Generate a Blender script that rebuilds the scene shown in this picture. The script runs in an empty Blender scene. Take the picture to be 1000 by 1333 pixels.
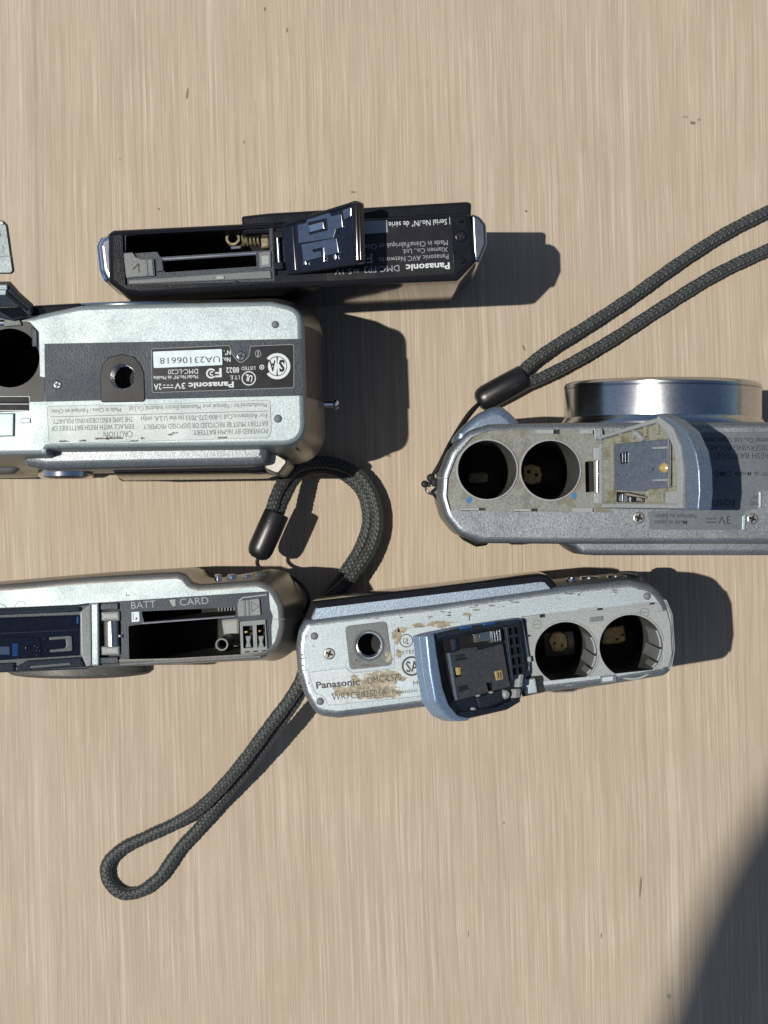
import bpy, math, random
from mathutils import Vector, geometry
R = math.radians
random.seed(7)
SC = bpy.context.scene
COL = SC.collection
MM = 0.001

# ---------------------------------------------------------------- camera, sky, sun, exposure
FPX, DIST, W, H_ = 2600.0, 580.0, 1000.0, 1333.0        # focal length in photo pixels, lens height in mm
cam = bpy.data.objects.new('camera', bpy.data.cameras.new('camera'))
COL.objects.link(cam); SC.camera = cam
cam.location = (0, 0, DIST * MM)
cam.data.sensor_fit = 'VERTICAL'; cam.data.sensor_height = 36.0
cam.data.lens = FPX * 36.0 / H_
cam.data.clip_start = 0.01; cam.data.clip_end = 50.0
SUN_EL, SUN_AZ = 67.0, 270.0                            # sun stands to the left of the frame
wd = bpy.data.worlds.new('World'); SC.world = wd; wd.use_nodes = True
wn = wd.node_tree.nodes; bg = wn['Background']
sky = wn.new('ShaderNodeTexSky'); sky.sky_type = 'NISHITA'; sky.sun_disc = False
sky.sun_elevation = R(SUN_EL); sky.sun_rotation = R(SUN_AZ); sky.ozone_density = 2.5
wd.node_tree.links.new(sky.outputs[0], bg.inputs[0]); bg.inputs[1].default_value = 0.072
sl = bpy.data.lights.new('sun', 'SUN'); sun = bpy.data.objects.new('sun', sl); COL.objects.link(sun)
sl.energy = 5.0; sl.angle = R(0.53); sl.color = (1.0, 0.95, 0.86)
SUNV = Vector((-math.cos(R(SUN_EL)), 0.0, math.sin(R(SUN_EL))))
sun.rotation_euler = SUNV.to_track_quat('Z', 'Y').to_euler()
sun.location = SUNV * 2
SC.view_settings.view_transform = 'Standard'; SC.view_settings.look = 'None'
SC.view_settings.exposure = -0.21; SC.view_settings.gamma = 1.0

# ---------------------------------------------------------------- materials
def s2l(c):
    return tuple((v/255/12.92 if v <= 10 else ((v/255+.055)/1.055)**2.4) for v in c)

def mat(name, rgb, rough=.5, metal=0.0, speck=0.0, sscale=3200, bump=0.0, bscale=3200, coat=0.0, spec=.5, blot=0.0, bl_rgb=None, bl_scale=300, bl_th=.55, sheen=0.0):
    m = bpy.data.materials.new(name); m.use_nodes = True
    nt = m.node_tree; N = nt.nodes; L = nt.links; b = N['Principled BSDF']
    b.inputs['Roughness'].default_value = rough; b.inputs['Metallic'].default_value = metal
    b.inputs['Specular IOR Level'].default_value = spec
    b.inputs['Coat Weight'].default_value = coat
    b.inputs['Sheen Weight'].default_value = sheen
    c = (*rgb, 1); tc = N.new('ShaderNodeTexCoord'); out = None
    def noise(scale, det=2, rgh=.6):
        n = N.new('ShaderNodeTexNoise'); n.inputs['Scale'].default_value = scale; n.inputs['Detail'].default_value = det
        n.inputs['Roughness'].default_value = rgh; L.new(tc.outputs['Object'], n.inputs['Vector']); return n
    rgbn = N.new('ShaderNodeRGB'); rgbn.outputs[0].default_value = c; out = rgbn.outputs[0]
    if blot:
        n = noise(bl_scale, 6, .65); mr = N.new('ShaderNodeMapRange'); mr.inputs[1].default_value = bl_th-.04; mr.inputs[2].default_value = bl_th+.04
        mr.inputs[4].default_value = blot; L.new(n.outputs[0], mr.inputs[0])
        mx = N.new('ShaderNodeMix'); mx.data_type = 'RGBA'; L.new(mr.outputs[0], mx.inputs[0]); L.new(out, mx.inputs[6]); mx.inputs[7].default_value = (*bl_rgb, 1); out = mx.outputs[2]
    if speck:
        n = noise(sscale, 1); mr = N.new('ShaderNodeMapRange'); mr.inputs[1].default_value = .3; mr.inputs[2].default_value = .7
        mr.inputs[3].default_value = 1-speck; mr.inputs[4].default_value = 1+speck; mr.clamp = False; L.new(n.outputs[0], mr.inputs[0])
        n2 = noise(40, 3); m2 = N.new('ShaderNodeMapRange'); m2.inputs[1].default_value = .3; m2.inputs[2].default_value = .7; m2.inputs[3].default_value = .93; m2.inputs[4].default_value = 1.07
        L.new(n2.outputs[0], m2.inputs[0]); mu = N.new('ShaderNodeMath'); mu.operation = 'MULTIPLY'; L.new(mr.outputs[0], mu.inputs[0]); L.new(m2.outputs[0], mu.inputs[1])
        vm = N.new('ShaderNodeVectorMath'); vm.operation = 'SCALE'; L.new(out, vm.inputs[0]); L.new(mu.outputs[0], vm.inputs['Scale']); out = vm.outputs[0]
    L.new(out, b.inputs['Base Color'])
    if bump:
        n = noise(bscale, 2); bp = N.new('ShaderNodeBump'); bp.inputs['Strength'].default_value = bump; bp.inputs['Distance'].default_value = .0001
        L.new(n.outputs[0], bp.inputs['Height']); L.new(bp.outputs[0], b.inputs['Normal'])
    # faint smudges in the gloss, as on handled things
    n = noise(90, 4); mr = N.new('ShaderNodeMapRange'); mr.inputs[1].default_value = .3; mr.inputs[2].default_value = .7
    mr.inputs[3].default_value = rough*.85; mr.inputs[4].default_value = min(1, rough*1.2); L.new(n.outputs[0], mr.inputs[0]); L.new(mr.outputs[0], b.inputs['Roughness'])
    return m

SILVER = mat('silver_paint', (.285,.335,.345), .46, .5, .22, 2900, .28, 2900)
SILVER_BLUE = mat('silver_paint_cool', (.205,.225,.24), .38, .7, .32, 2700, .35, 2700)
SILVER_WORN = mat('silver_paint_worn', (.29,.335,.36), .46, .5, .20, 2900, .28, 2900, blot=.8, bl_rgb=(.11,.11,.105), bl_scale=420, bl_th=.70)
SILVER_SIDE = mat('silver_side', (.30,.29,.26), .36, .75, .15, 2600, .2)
CHROME = mat('chrome', (.72,.73,.74), .14, 1.0)
BRUSHED = mat('brushed_steel', (.50,.51,.52), .20, 1.0, .10, 1500)
STEEL = mat('dark_steel', (.30,.31,.33), .20, 1.0)
STEELB = mat('sky_tint_steel', (.33,.35,.40), .20, 1.0, .12, 800)  # steel tinted blue to stand for the sky it would mirror
GOLD = mat('gold_contact', (.30,.20,.075), .48, .8, .3, 1200)
GLOSSB = mat('gloss_black', (.010,.010,.012), .10, 0.0, spec=.4)
BLACK = mat('black_plastic', (.010,.010,.011), .30, 0, .3, 2500, spec=.3)
BLACKSP = mat('textured_black', (.004,.0055,.009), .24, 0, .4, 3000, .35, 3000, spec=.22)
CAVITY = mat('cavity_black', (.006,.006,.006), .7)
CAVGREY = mat('cavity_grey', (.09,.09,.082), .5, 0, .3, 700)
DGREY = mat('dark_grey_plastic', (.020,.028,.041), .42, .1, .5, 2400, .6, 2400, spec=.3)
MGREY = mat('mid_grey_plastic', (.118,.128,.13), .45, 0, .2, 2000, .4, spec=.35)
LGREY = mat('light_grey_plastic', (.235,.25,.25), .5, 0, .14, 2000, .3)
DIRTY = mat('soiled_grey_plastic', (.165,.172,.155), .5, .1, .2, 2000, .3, blot=.6, bl_rgb=(.105,.09,.05), bl_scale=170, bl_th=.53)
OLIVE = mat('yellowed_plastic', (.21,.215,.17), .45, 0, .18, 1500, .2, blot=.6, bl_rgb=(.11,.08,.03), bl_scale=260, bl_th=.58)
NAVY = mat('navy_black_plastic', (.007,.009,.018), .15, 0, .2, 900, spec=.5)
BLUEGREY = mat('sky_tint_grey_paint', (.17,.225,.30), .34, .6, .25, 2600, .2)  # sky's blue reflection mixed into a grey metallic paint colour
LABELK = mat('black_label', (.008,.0085,.011), .28, 0, .25, 1500, spec=.3)
LABELS = mat('silver_sticker', (.36,.42,.46), .45, .3, .06, 600)
LABELP = mat('pale_sticker', (.33,.375,.375), .48, .25, .10, 1800, blot=.5, bl_rgb=(.19,.21,.205), bl_scale=240, bl_th=.66)
LABELG = mat('grey_sticker', (.105,.122,.135), .45, .35, .1, 1200)
LABELW = mat('worn_sticker', (.35,.395,.41), .46, .3, .12, 1800, blot=.8, bl_rgb=(.21,.18,.12), bl_scale=130, bl_th=.62)
GLUE = mat('glue_residue', (.235,.20,.135), .6, 0, .4, 900, .8, 1300, blot=.7, bl_rgb=(.34,.325,.27), bl_scale=420, bl_th=.56)
INKW = mat('white_ink', (.52,.55,.56), .5)
INKG = mat('grey_ink', (.24,.25,.27), .5)
INKK = mat('black_ink', (.018,.018,.02), .5)
INKD = mat('faded_ink', (.10,.095,.085), .6, 0, .6, 1600)
OUTL = mat('outline_ink', (.10,.11,.11), .5)
BLUEDOT = mat('blue_marker', (.01,.12,.28), .4)
BLUEP = mat('plain_blue', (.02,.10,.30), .25, .2)  # even blue shared by the end-cap edge, wall clips and contact strips
SCREW = mat('screw_steel', (.28,.27,.245), .35, .85, .15, 900)
RUBBER = mat('rubber_foot', (.13,.135,.14), .6)
SOFTB = mat('soft_black_rubber', (.010,.010,.012), .34, 0, .1, 600)
STRING = mat('black_string', (.008,.008,.009), .6, 0, .3, 3000, 1.0)
SKYTINT = mat('sky_tint_silver_paint', (.235,.33,.47), .34, .55, .22, 2600, .2)  # silver paint with the reflected blue sky put into its colour
BANDBLUE = mat('cool_silver_band', (.19,.24,.30), .42, .55, .36, 2500, .7, 2500)
BRASS = mat('dull_brass', (.36,.27,.135), .45, .35, .3, 1200)
BRIGHTGOLD = mat('bright_gold', (.75,.55,.22), .3, .6)
MIRRORBLUE = mat('sky_tint_plate', (.15,.18,.24), .25, .5, .15, 900)  # metal plate lightened and blued: mirrored sky put into the colour
LATCHGREY = mat('latch_grey', (.165,.178,.178), .5, 0, .15, 2000, .3)
DOORGREY = mat('door_grey', (.060,.060,.062), .38, .1, .2, 900)
CORRODED = mat('corroded_brass', (.17,.145,.09), .5, .3, .4, 1200)
LIDPALE = mat('lit_lid_silver', (.42,.47,.50), .5, .1, .2, 2600)  # lid silver lightened to stand for sun gloss its tilt misses
LIDGREY = mat('lid_grey_paint', (.19,.225,.23), .5, .35, .3, 2600)
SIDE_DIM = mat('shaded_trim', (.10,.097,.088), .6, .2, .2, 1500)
BLOCKER = mat('shadow_blocker_sheet', (.10,.10,.11), .8, 0, .2, 400)
FLECK = mat('dark_fleck', (.17,.125,.08), .8)
FLECKG = mat('grey_smudge', (.22,.20,.18), .8)

def cord_mat():
    m = bpy.data.materials.new('braided_cord'); m.use_nodes = True
    nt = m.node_tree; N = nt.nodes; L = nt.links; b = N['Principled BSDF']
    at = N.new('ShaderNodeAttribute'); at.attribute_name = 'yarn'
    rp_ = N.new('ShaderNodeMix'); rp_.data_type = 'RGBA'
    rp_.inputs[6].default_value = (.008,.009,.009,1); rp_.inputs[7].default_value = (.080,.094,.092,1)
    L.new(at.outputs['Fac'], rp_.inputs[0]); L.new(rp_.outputs[2], b.inputs['Base Color'])  # lighter crests and dark gaps paint in yarn highlights; strand tone varies
    b.inputs['Roughness'].default_value = .55; b.inputs['Sheen Weight'].default_value = .15
    return m
CORD = cord_mat()

def wood_mat():
    m = bpy.data.materials.new('pale_wood'); m.use_nodes = True
    nt = m.node_tree; N = nt.nodes; L = nt.links; b = N['Principled BSDF']
    tc = N.new('ShaderNodeTexCoord')
    wob = N.new('ShaderNodeTexNoise'); wob.inputs['Scale'].default_value = 9; wob.inputs['Detail'].default_value = 3
    L.new(tc.outputs['Object'], wob.inputs['Vector'])
    sx = N.new('ShaderNodeSeparateXYZ'); L.new(tc.outputs['Object'], sx.inputs[0])
    def math_(op, a, c=None):
        n = N.new('ShaderNodeMath'); n.operation = op
        for i, v in enumerate((a, c)):
            if v is None: continue
            if isinstance(v, (int, float)): n.inputs[i].default_value = v
            else: L.new(v, n.inputs[i])
        return n.outputs[0]
    lean = math_('MULTIPLY', sx.outputs[1], .028)
    x = math_('ADD', math_('ADD', sx.outputs[0], lean), math_('MULTIPLY', wob.outputs[0], .0035))
    def grain(fx, fy, det, seed, rough=.6, lo=.3, hi=.7):
        cv = N.new('ShaderNodeCombineXYZ'); L.new(math_('MULTIPLY', x, fx), cv.inputs[0]); L.new(math_('MULTIPLY', sx.outputs[1], fy), cv.inputs[1]); cv.inputs[2].default_value = seed
        n = N.new('ShaderNodeTexNoise'); n.inputs['Scale'].default_value = 1; n.inputs['Detail'].default_value = det; n.inputs['Roughness'].default_value = rough
        L.new(cv.outputs[0], n.inputs['Vector'])
        r = N.new('ShaderNodeMapRange'); r.inputs[1].default_value = lo; r.inputs[2].default_value = hi; L.new(n.outputs[0], r.inputs[0]); return r.outputs[0]
    g1 = grain(1350, 14, 3, 1.0, .65, .33, .67)   # fine fibres
    g7 = grain(520, 10, 3, 2.0, .6, .25, .75)     # coarser fibres
    g2 = grain(120, 4, 3, 5.0)                    # broad streaks
    g3 = grain(1500, 30, 3, 9.0, .65, .56, .76)    # pale short pores
    g4 = grain(900, 50, 3, 13.0, .65, .62, .80)   # dark short pores
    g5 = grain(16, 7, 3, 21.0)                    # board-wide tone
    g6 = grain(480, 7, 2, 33.0, .5, .64, .72)     # long pale lines
    g8 = grain(300, 9, 2, 43.0, .5, .64, .76)     # long dark lines
    def mix(f, a, c):
        n = N.new('ShaderNodeMix'); n.data_type = 'RGBA'
        if isinstance(f, float): n.inputs[0].default_value = f
        else: L.new(f, n.inputs[0])
        for i, v in ((6, a), (7, c)):
            if isinstance(v, tuple): n.inputs[i].default_value = (*v, 1)
            else: L.new(v, n.inputs[i])
        return n.outputs[2]
    c = mix(g2, (.495,.412,.30), (.585,.497,.368))
    c = mix(math_('MULTIPLY', g5, .7), c, (.455,.392,.33))
    c = mix(math_('MULTIPLY', math_('SUBTRACT', 1.0, g1), .66), c, (.29,.225,.155))
    c = mix(math_('MULTIPLY', math_('SUBTRACT', 1.0, g7), .48), c, (.31,.245,.175))
    c = mix(math_('MULTIPLY', g8, .32), c, (.24,.175,.12))
    c = mix(math_('MULTIPLY', g3, .55), c, (.64,.58,.49))
    c = mix(math_('MULTIPLY', g6, .34), c, (.64,.585,.50))
    c = mix(math_('MULTIPLY', g4, .55), c, (.20,.145,.10))
    ga = grain(2400, 20, 2, 61.0, .6, .34, .66)
    c = mix(math_('MULTIPLY', ga, .34), c, (.29,.23,.165))
    gb = grain(2100, 28, 2, 71.0, .6, .52, .72)
    c = mix(math_('MULTIPLY', gb, .34), c, (.70,.62,.52))
    gp = grain(170, 55, 4, 81.0, .7, .32, .68)
    c = mix(math_('MULTIPLY', gp, .26), c, (.30,.245,.18))
    gl = grain(260, 3, 2, 91.0, .5, .66, .70)
    c = mix(math_('MULTIPLY', gl, .22), c, (.68,.62,.53))
    gf = grain(2600, 2600, 2, 51.0, .6, .3, .7)
    c = mix(math_('MULTIPLY', gf, .22), c, (.22,.17,.12))
    # the darker glue line with its pale neighbour near the board's left side
    d1 = math_('SUBTRACT', x, -.0962)
    seam = math_('MULTIPLY', math_('LESS_THAN', math_('ABSOLUTE', d1), .0006), math_('GREATER_THAN', sx.outputs[1], .045))
    c = mix(math_('MULTIPLY', seam, .30), c, (.20,.17,.16))
    d2 = math_('SUBTRACT', 1.0, math_('MINIMUM', 1.0, math_('MULTIPLY', math_('ABSOLUTE', math_('SUBTRACT', x, -.1010)), 240.0)))
    c = mix(math_('MULTIPLY', d2, .20), c, (.50,.47,.41))
    L.new(c, b.inputs['Base Color'])
    b.inputs['Roughness'].default_value = .62; b.inputs['Specular IOR Level'].default_value = .3
    bp = N.new('ShaderNodeBump'); bp.inputs['Strength'].default_value = .6; bp.inputs['Distance'].default_value = .00008
    L.new(g1, bp.inputs['Height']); L.new(bp.outputs[0], b.inputs['Normal'])
    return m
WOOD = wood_mat()

# ---------------------------------------------------------------- geometry helpers (millimetres)
class Plane:
    """A flat working plane: uv(px,py) finds the point of the plane under a photo pixel, T(u,v,n) gives the 3D point."""
    def __init__(s, o, U, V):
        s.o = o; s.U = U.normalized(); s.N = s.U.cross(V).normalized()
        if s.N.z < 0: s.N = -s.N
        s.V = s.N.cross(s.U)
    def uv(s, px, py):
        d = Vector(((px-W/2)/FPX, (H_/2-py)/FPX, -1.0)); c = Vector((0, 0, DIST))
        t = (s.o - c).dot(s.N) / d.dot(s.N); p = c + d*t - s.o
        return (p.dot(s.U), p.dot(s.V))
    def T(s, u, v, n): return s.o + s.U*u + s.V*v + s.N*n
def Hz(z): return Plane(Vector((0, 0, z)), Vector((1, 0, 0)), Vector((0, 1, 0)))
def P(px, py, z):
    k = (DIST-z)/FPX
    return Vector(((px-W/2)*k, (H_/2-py)*k, z))
def tilted(a, b, c):
    A, B, C = P(*a), P(*b), P(*c)
    return Plane(A, B-A, C-A)

def rp(pts, r=0.0, n=4):
    out = []; m = len(pts)
    for i in range(m):
        p = Vector(pts[i][:2]); rr = pts[i][2] if len(pts[i]) > 2 else r
        a = Vector(pts[i-1][:2]); c = Vector(pts[(i+1) % m][:2])
        la, lc = (a-p).length, (c-p).length
        if rr <= 0 or la < 1e-6 or lc < 1e-6: out.append(tuple(p)); continue
        da, dc = (a-p)/la, (c-p)/lc
        ang = math.acos(max(-1, min(1, da.dot(dc))))
        if ang > R(174): out.append(tuple(p)); continue
        t = min(rr/math.tan(ang/2), la*.48, lc*.48)
        s0, s1 = p+da*t, p+dc*t
        for k in range(n+1):
            f = k/n; q = s0*(1-f)**2 + p*2*f*(1-f) + s1*f*f; out.append(tuple(q))
    return out
def circ(cx, cy, r, n=28, ry=None):
    ry = ry or r
    return [(cx+r*math.cos(2*math.pi*k/n), cy+ry*math.sin(2*math.pi*k/n)) for k in range(n)]
def rect(cx, cy, w, h, ang=0.0):
    c, s = math.cos(R(ang)), -math.sin(R(ang))
    return [(cx+x*c-y*s, cy+x*s+y*c) for x, y in ((-w/2,-h/2),(w/2,-h/2),(w/2,h/2),(-w/2,h/2))]
def smooth(pts, n=6, closed=True):
    out = []; m = len(pts); rng = range(m if closed else m-1)
    V = [Vector(p) for p in pts]
    for i in rng:
        if closed: a, b, c, d = V[i-1], V[i], V[(i+1) % m], V[(i+2) % m]
        else: a, b, c, d = V[max(i-1, 0)], V[i], V[i+1], V[min(i+2, m-1)]
        for k in range(n):
            t = k/n
            out.append(tuple(.5*((2*b)+(c-a)*t+(2*a-5*b+4*c-d)*t*t+(3*b-a-3*c+d)*t**3)))
    if not closed: out.append(tuple(V[-1]))
    return out
def area(p): return sum(p[i-1][0]*p[i][1]-p[i][0]*p[i-1][1] for i in range(len(p)))/2
def offset(p, d):
    if abs(d) < 1e-9: return list(p)
    out = []; m = len(p)
    for i in range(m):
        a, b, c = Vector(p[i-1]), Vector(p[i]), Vector(p[(i+1) % m])
        e1, e2 = b-a, c-b
        if e1.length < 1e-9: e1 = e2
        if e2.length < 1e-9: e2 = e1
        n1 = Vector((e1.y, -e1.x)).normalized(); n2 = Vector((e2.y, -e2.x)).normalized()
        k = max(.35, 1+n1.dot(n2)); q = b+(n1+n2)/k*d; out.append((q.x, q.y))
    return out
def inside(pt, poly):
    x, y = pt; c = False; j = len(poly)-1
    for i in range(len(poly)):
        xi, yi = poly[i]; xj, yj = poly[j]
        if (yi > y) != (yj > y) and x < (xj-xi)*(y-yi)/(yj-yi)+xi: c = not c
        j = i
    return c
def bev(b, n0=0.0, k=3):
    return [(-b*(1-math.sin(R(90*i/k))), n0-b*(1-math.cos(R(90*i/k)))) for i in range(k+1)]

class MB:
    def __init__(s): s.v = []; s.f = []; s.m = []; s.mats = []; s.yarn = None
    def mi(s, m):
        if m not in s.mats: s.mats.append(m)
        return s.mats.index(m)
    def add(s, vs, fs, m):
        o = len(s.v); s.v += [Vector(v) for v in vs]; k = s.mi(m)
        for f in fs: s.f.append([i+o for i in f]); s.m.append(k)
    def cap(s, pl, outer, n, m, holes=(), flip=False):
        vs = list(outer); es = [(i, (i+1) % len(outer)) for i in range(len(outer))]
        for h in holes:
            o = len(vs); vs += list(h); es += [(o+i, o+(i+1) % len(h)) for i in range(len(h))]
        r = geometry.delaunay_2d_cdt([Vector(v) for v in vs], es, [], 0, 1e-6)
        fs = []
        for f in r[2]:
            q = [r[0][i] for i in f]; c = ((q[0].x+q[1].x+q[2].x)/3, (q[0].y+q[1].y+q[2].y)/3)
            if not inside(c, outer) or any(inside(c, h) for h in holes): continue
            g = list(f)
            if (area([tuple(x) for x in q]) < 0) != flip: g.reverse()
            fs.append(g)
        s.add([pl.T(v.x, v.y, n) for v in r[0]], fs, m)
    def loft(s, pl, rings, m, flip=False, fm=None):
        """rings: list of (points, n) from the top down"""
        k = len(rings[0][0]); vs = [pl.T(x, y, n) for pts, n in rings for x, y in pts]
        if fm is None:
            fs = []
            for a in range(len(rings)-1):
                for i in range(k):
                    j = (i+1) % k; q = [(a+1)*k+i, (a+1)*k+j, a*k+j, a*k+i]
                    fs.append(q[::-1] if flip else q)
            s.add(vs, fs, m)
        else:
            o = len(s.v); s.v += vs
            for a in range(len(rings)-1):
                for i in range(k):
                    j = (i+1) % k; s.f.append([o+(a+1)*k+i, o+(a+1)*k+j, o+a*k+j, o+a*k+i])
                    x, y = rings[a][0][i]; s.m.append(s.mi(fm(x, y, rings[a][1])))
    def solid(s, pl, poly, rings, m, holes=(), wm=None, bottom=False, fm=None, bulge=None):
        """poly in photo pixels on the plane; rings [(outset mm, n mm)]; holes [(pixel poly, depth, wall mat, floor mat or None)]"""
        p = [pl.uv(*q) for q in poly]
        if area(p) < 0: p.reverse()
        rr = [(offset(p, o), n) for o, n in rings]; hs = []
        for h in holes:
            q = [pl.uv(*a) for a in h[0]]
            if area(q) < 0: q.reverse()
            hs.append(q)
        if bulge:
            rr = [([(a[0]+(b[0]-a[0])*bulge(*a), a[1]+(b[1]-a[1])*bulge(*a)) if o > 0 else b for a, b in zip(p, pts)], n) for (pts, n), (o, _) in zip(rr, rings)]
        n0 = rings[0][1]
        s.cap(pl, rr[0][0], n0, m, hs)
        s.loft(pl, rr, wm or m, fm=fm)
        for q, h in zip(hs, holes):
            s.loft(pl, [(q, n0), (q, n0-h[1])], h[2] or m, flip=True)
            if h[3]: s.cap(pl, q, n0-h[1], h[3])
        if bottom: s.cap(pl, rr[-1][0], rings[-1][1], wm or m, flip=True)
    def lathe(s, p0, ax, prof, m, n=28, sq=None, up=None):
        """prof [(radius, distance along axis)]; sq squeezes the radius along 'up'"""
        ax = Vector(ax).normalized(); up = Vector(up or (0, 0, 1))
        if abs(ax.dot(up)) > .95: up = Vector((1, 0, 0))
        sx = ax.cross(up).normalized(); sy = sx.cross(ax)
        vs = []; fs = []
        for r, t in prof:
            for k in range(n):
                a = 2*math.pi*k/n
                vs.append(Vector(p0)+ax*t+sx*(r*math.cos(a))+sy*(r*math.sin(a)*(sq or 1)))
        for a in range(len(prof)-1):
            for i in range(n):
                j = (i+1) % n; fs.append([a*n+i, a*n+j, (a+1)*n+j, (a+1)*n+i])
        s.add(vs, fs, m)
    def tube(s, path, r, m, n=10, closed=False, braid=None):
        pts = [Vector(p) for p in path]; k = len(pts); vs = []; fs = []; L = 0.0; yarn = []
        T = [(pts[min(i+1, k-1)]-pts[max(i-1, 0)]).normalized() for i in range(k)]
        up = Vector((0, 0, 1)); up = up if abs(T[0].dot(up)) < .9 else Vector((1, 0, 0))
        nv = (up-T[0]*up.dot(T[0])).normalized()
        for i in range(k):
            if i: L += (pts[i]-pts[i-1]).length
            nv = (nv-T[i]*nv.dot(T[i])).normalized(); bn = T[i].cross(nv)
            for a in range(n):
                th = 2*math.pi*a/n; rr = r
                if braid:
                    c, pitch = braid
                    A = c*a/n+L/pitch; B = c*a/n-L/pitch+1000
                    ia, ib = math.floor(A), math.floor(B); fa, fb = A-ia, B-ib; q = int(ia+ib) % 4
                    t, w = ((q+fb)/2, fa) if q < 2 else ((q-2+fa)/2, fb)
                    h = math.sin(math.pi*w)**.6*(math.sin(math.pi*t)**.5)
                    rr = r*(.87+.16*h)*(1+.025*math.sin(L*.7)+.02*math.sin(L*1.9+a*.13)); hh = math.sin(ia*12.9898+ib*78.233)*43758.5453; yarn.append(h**3*(.45+.55*(hh-math.floor(hh))))
                vs.append(pts[i]+nv*(rr*math.cos(th))+bn*(rr*math.sin(th)))
        for i in range(k-1):
            for a in range(n):
                b2 = (a+1) % n; fs.append([i*n+a, i*n+b2, (i+1)*n+b2, (i+1)*n+a])
        fs.append(list(range(n))[::-1]); fs.append([(k-1)*n+a for a in range(n)])
        if braid:
            if s.yarn is None: s.yarn = []
            s.yarn += yarn
        s.add(vs, fs, m)
    def build(s, name, parent=None, label=None, ang=38, flat=False):
        o0 = Vector((0, 0, 0)); q = parent
        if q is not None:
            while q.parent: q = q.parent
            o0 = q.location/MM
        me = bpy.data.meshes.new(name)
        me.from_pydata([tuple((v-o0)*MM) for v in s.v], [], s.f)
        for m in s.mats: me.materials.append(m)
        me.polygons.foreach_set('material_index', s.m)
        if not flat:
            me.polygons.foreach_set('use_smooth', [True]*len(me.polygons)); me.set_sharp_from_angle(angle=R(ang))
        if s.yarn:
            at = me.attributes.new('yarn', 'FLOAT', 'POINT'); at.data.foreach_set('value', s.yarn)
        me.update()
        o = bpy.data.objects.new(name, me); COL.objects.link(o)
        if parent is not None: o.parent = parent
        if label: o['label'] = label
        return o

def thing(name, label, cat, loc, group=None):
    o = bpy.data.objects.new(name, None); COL.objects.link(o); o.location = Vector(loc)*MM
    o.empty_display_size = .01
    o['label'] = label; o['category'] = cat
    if group: o['group'] = group
    return o
def prism(name, pl, poly, n0, n1, m, par, b=.12, holes=(), label=None, wm=None, k=2):
    """a plate standing from n0 to n1 above the plane, top edge softened by b"""
    q = MB(); q.solid(pl, poly, bev(b, n1, k)+[(0, n0)], m, holes, wm)
    return q.build(name, par, label)
def outline(name, pl, poly, w, n, m, par):
    """a thin raised printed border that follows a polygon (pixels), w mm wide"""
    p = [pl.uv(*a) for a in poly]
    if area(p) < 0: p.reverse()
    a, c = offset(p, 0), offset(p, -w); q = MB()
    k = len(p); q.add([pl.T(x, y, n) for x, y in a]+[pl.T(x, y, n) for x, y in c], [[i, (i+1) % k, k+(i+1) % k, k+i] for i in range(k)], m)
    return q.build(name, par, flat=True)
def arc(cx, cy, r0, r1, a0, a1, n=24):
    return [(cx+r1*math.cos(R(a0+(a1-a0)*k/n)), cy+r1*math.sin(R(a0+(a1-a0)*k/n))) for k in range(n+1)] + \
           [(cx+r0*math.cos(R(a1+(a0-a1)*k/n)), cy+r0*math.sin(R(a1+(a0-a1)*k/n))) for k in range(n+1)]
def flat(name, pl, polys, n, m, par):
    q = MB()
    for poly in polys:
        p = [pl.uv(*a) for a in poly]
        if area(p) < 0: p.reverse()
        q.cap(pl, p, n, m)
    return q.build(name, par, flat=True)
def text(s, pl, cx, cy, w, h, ang, m, par, n=.03, bold=0.0):
    """lettering: centre px, width px, cap height px, turn in degrees"""
    cu = bpy.data.curves.new('lettering', 'FONT'); cu.body = s; cu.resolution_u = 2; cu.offset = bold
    ob = bpy.data.objects.new('lettering_tmp', cu); COL.objects.link(ob)
    me = bpy.data.meshes.new_from_object(ob); bpy.data.objects.remove(ob); bpy.data.curves.remove(cu)
    vs = [v.co.copy() for v in me.vertices]; fs = [list(p.vertices) for p in me.polygons]; bpy.data.meshes.remove(me)
    if not vs: return None
    x0, x1 = min(v.x for v in vs), max(v.x for v in vs); CAP = .72
    c, sn = math.cos(R(ang)), math.sin(R(ang)); q = MB(); out = []
    for v in vs:
        lx = (v.x-(x0+x1)/2)/(x1-x0)*w; ly = (v.y-CAP/2)/CAP*h
        out.append(pl.T(*pl.uv(cx+lx*c-ly*sn, cy-(lx*sn+ly*c)), n))
    q.add(out, fs, m)
    return q.build('lettering', par, flat=True)
def screw(pl, cx, cy, r, par, n=0.0, m=None):
    k = 5/26
    q = MB(); cr = []
    for a in range(4):
        t = R(20+90*a)
        for dx, dy in ((.20, .16), (.62, .16), (.62, -.16), (.20, -.16)):
            cr.append((cx+r*(dx*math.cos(t)-dy*math.sin(t)), cy+r*(dx*math.sin(t)+dy*math.cos(t))))
    c2 = []
    for a in range(4): c2 += [cr[a*4+3], cr[a*4+2], cr[a*4+1], cr[a*4]]
    c2 = []
    for a in range(4):
        t = R(20+90*a)
        for dx, dy in ((.18, -.18), (.62, -.13), (.62, .13)):
            c2.append((cx+r*(dx*math.cos(t)-dy*math.sin(t)), cy+r*(dx*math.sin(t)+dy*math.cos(t))))
    q.solid(pl, circ(cx, cy, r, 24), [(-.45, n+.12), (-.2, n+.08), (0, n-.1), (0, n-.4)], m or SCREW, [(c2, .09, BLACK, BLACK)])
    return q.build('screw', par)
def dome(pl, cx, cy, r, hgt, m, par, name='rubber_foot', ry=None):
    q = MB(); q.solid(pl, circ(cx, cy, r, 20, ry), [(-.75*r*.2, hgt), (-.4*r*.2, hgt*.85), (-.15*r*.2, hgt*.5), (0, 0), (0, -.1)], m)
    return q.build(name, par)
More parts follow.
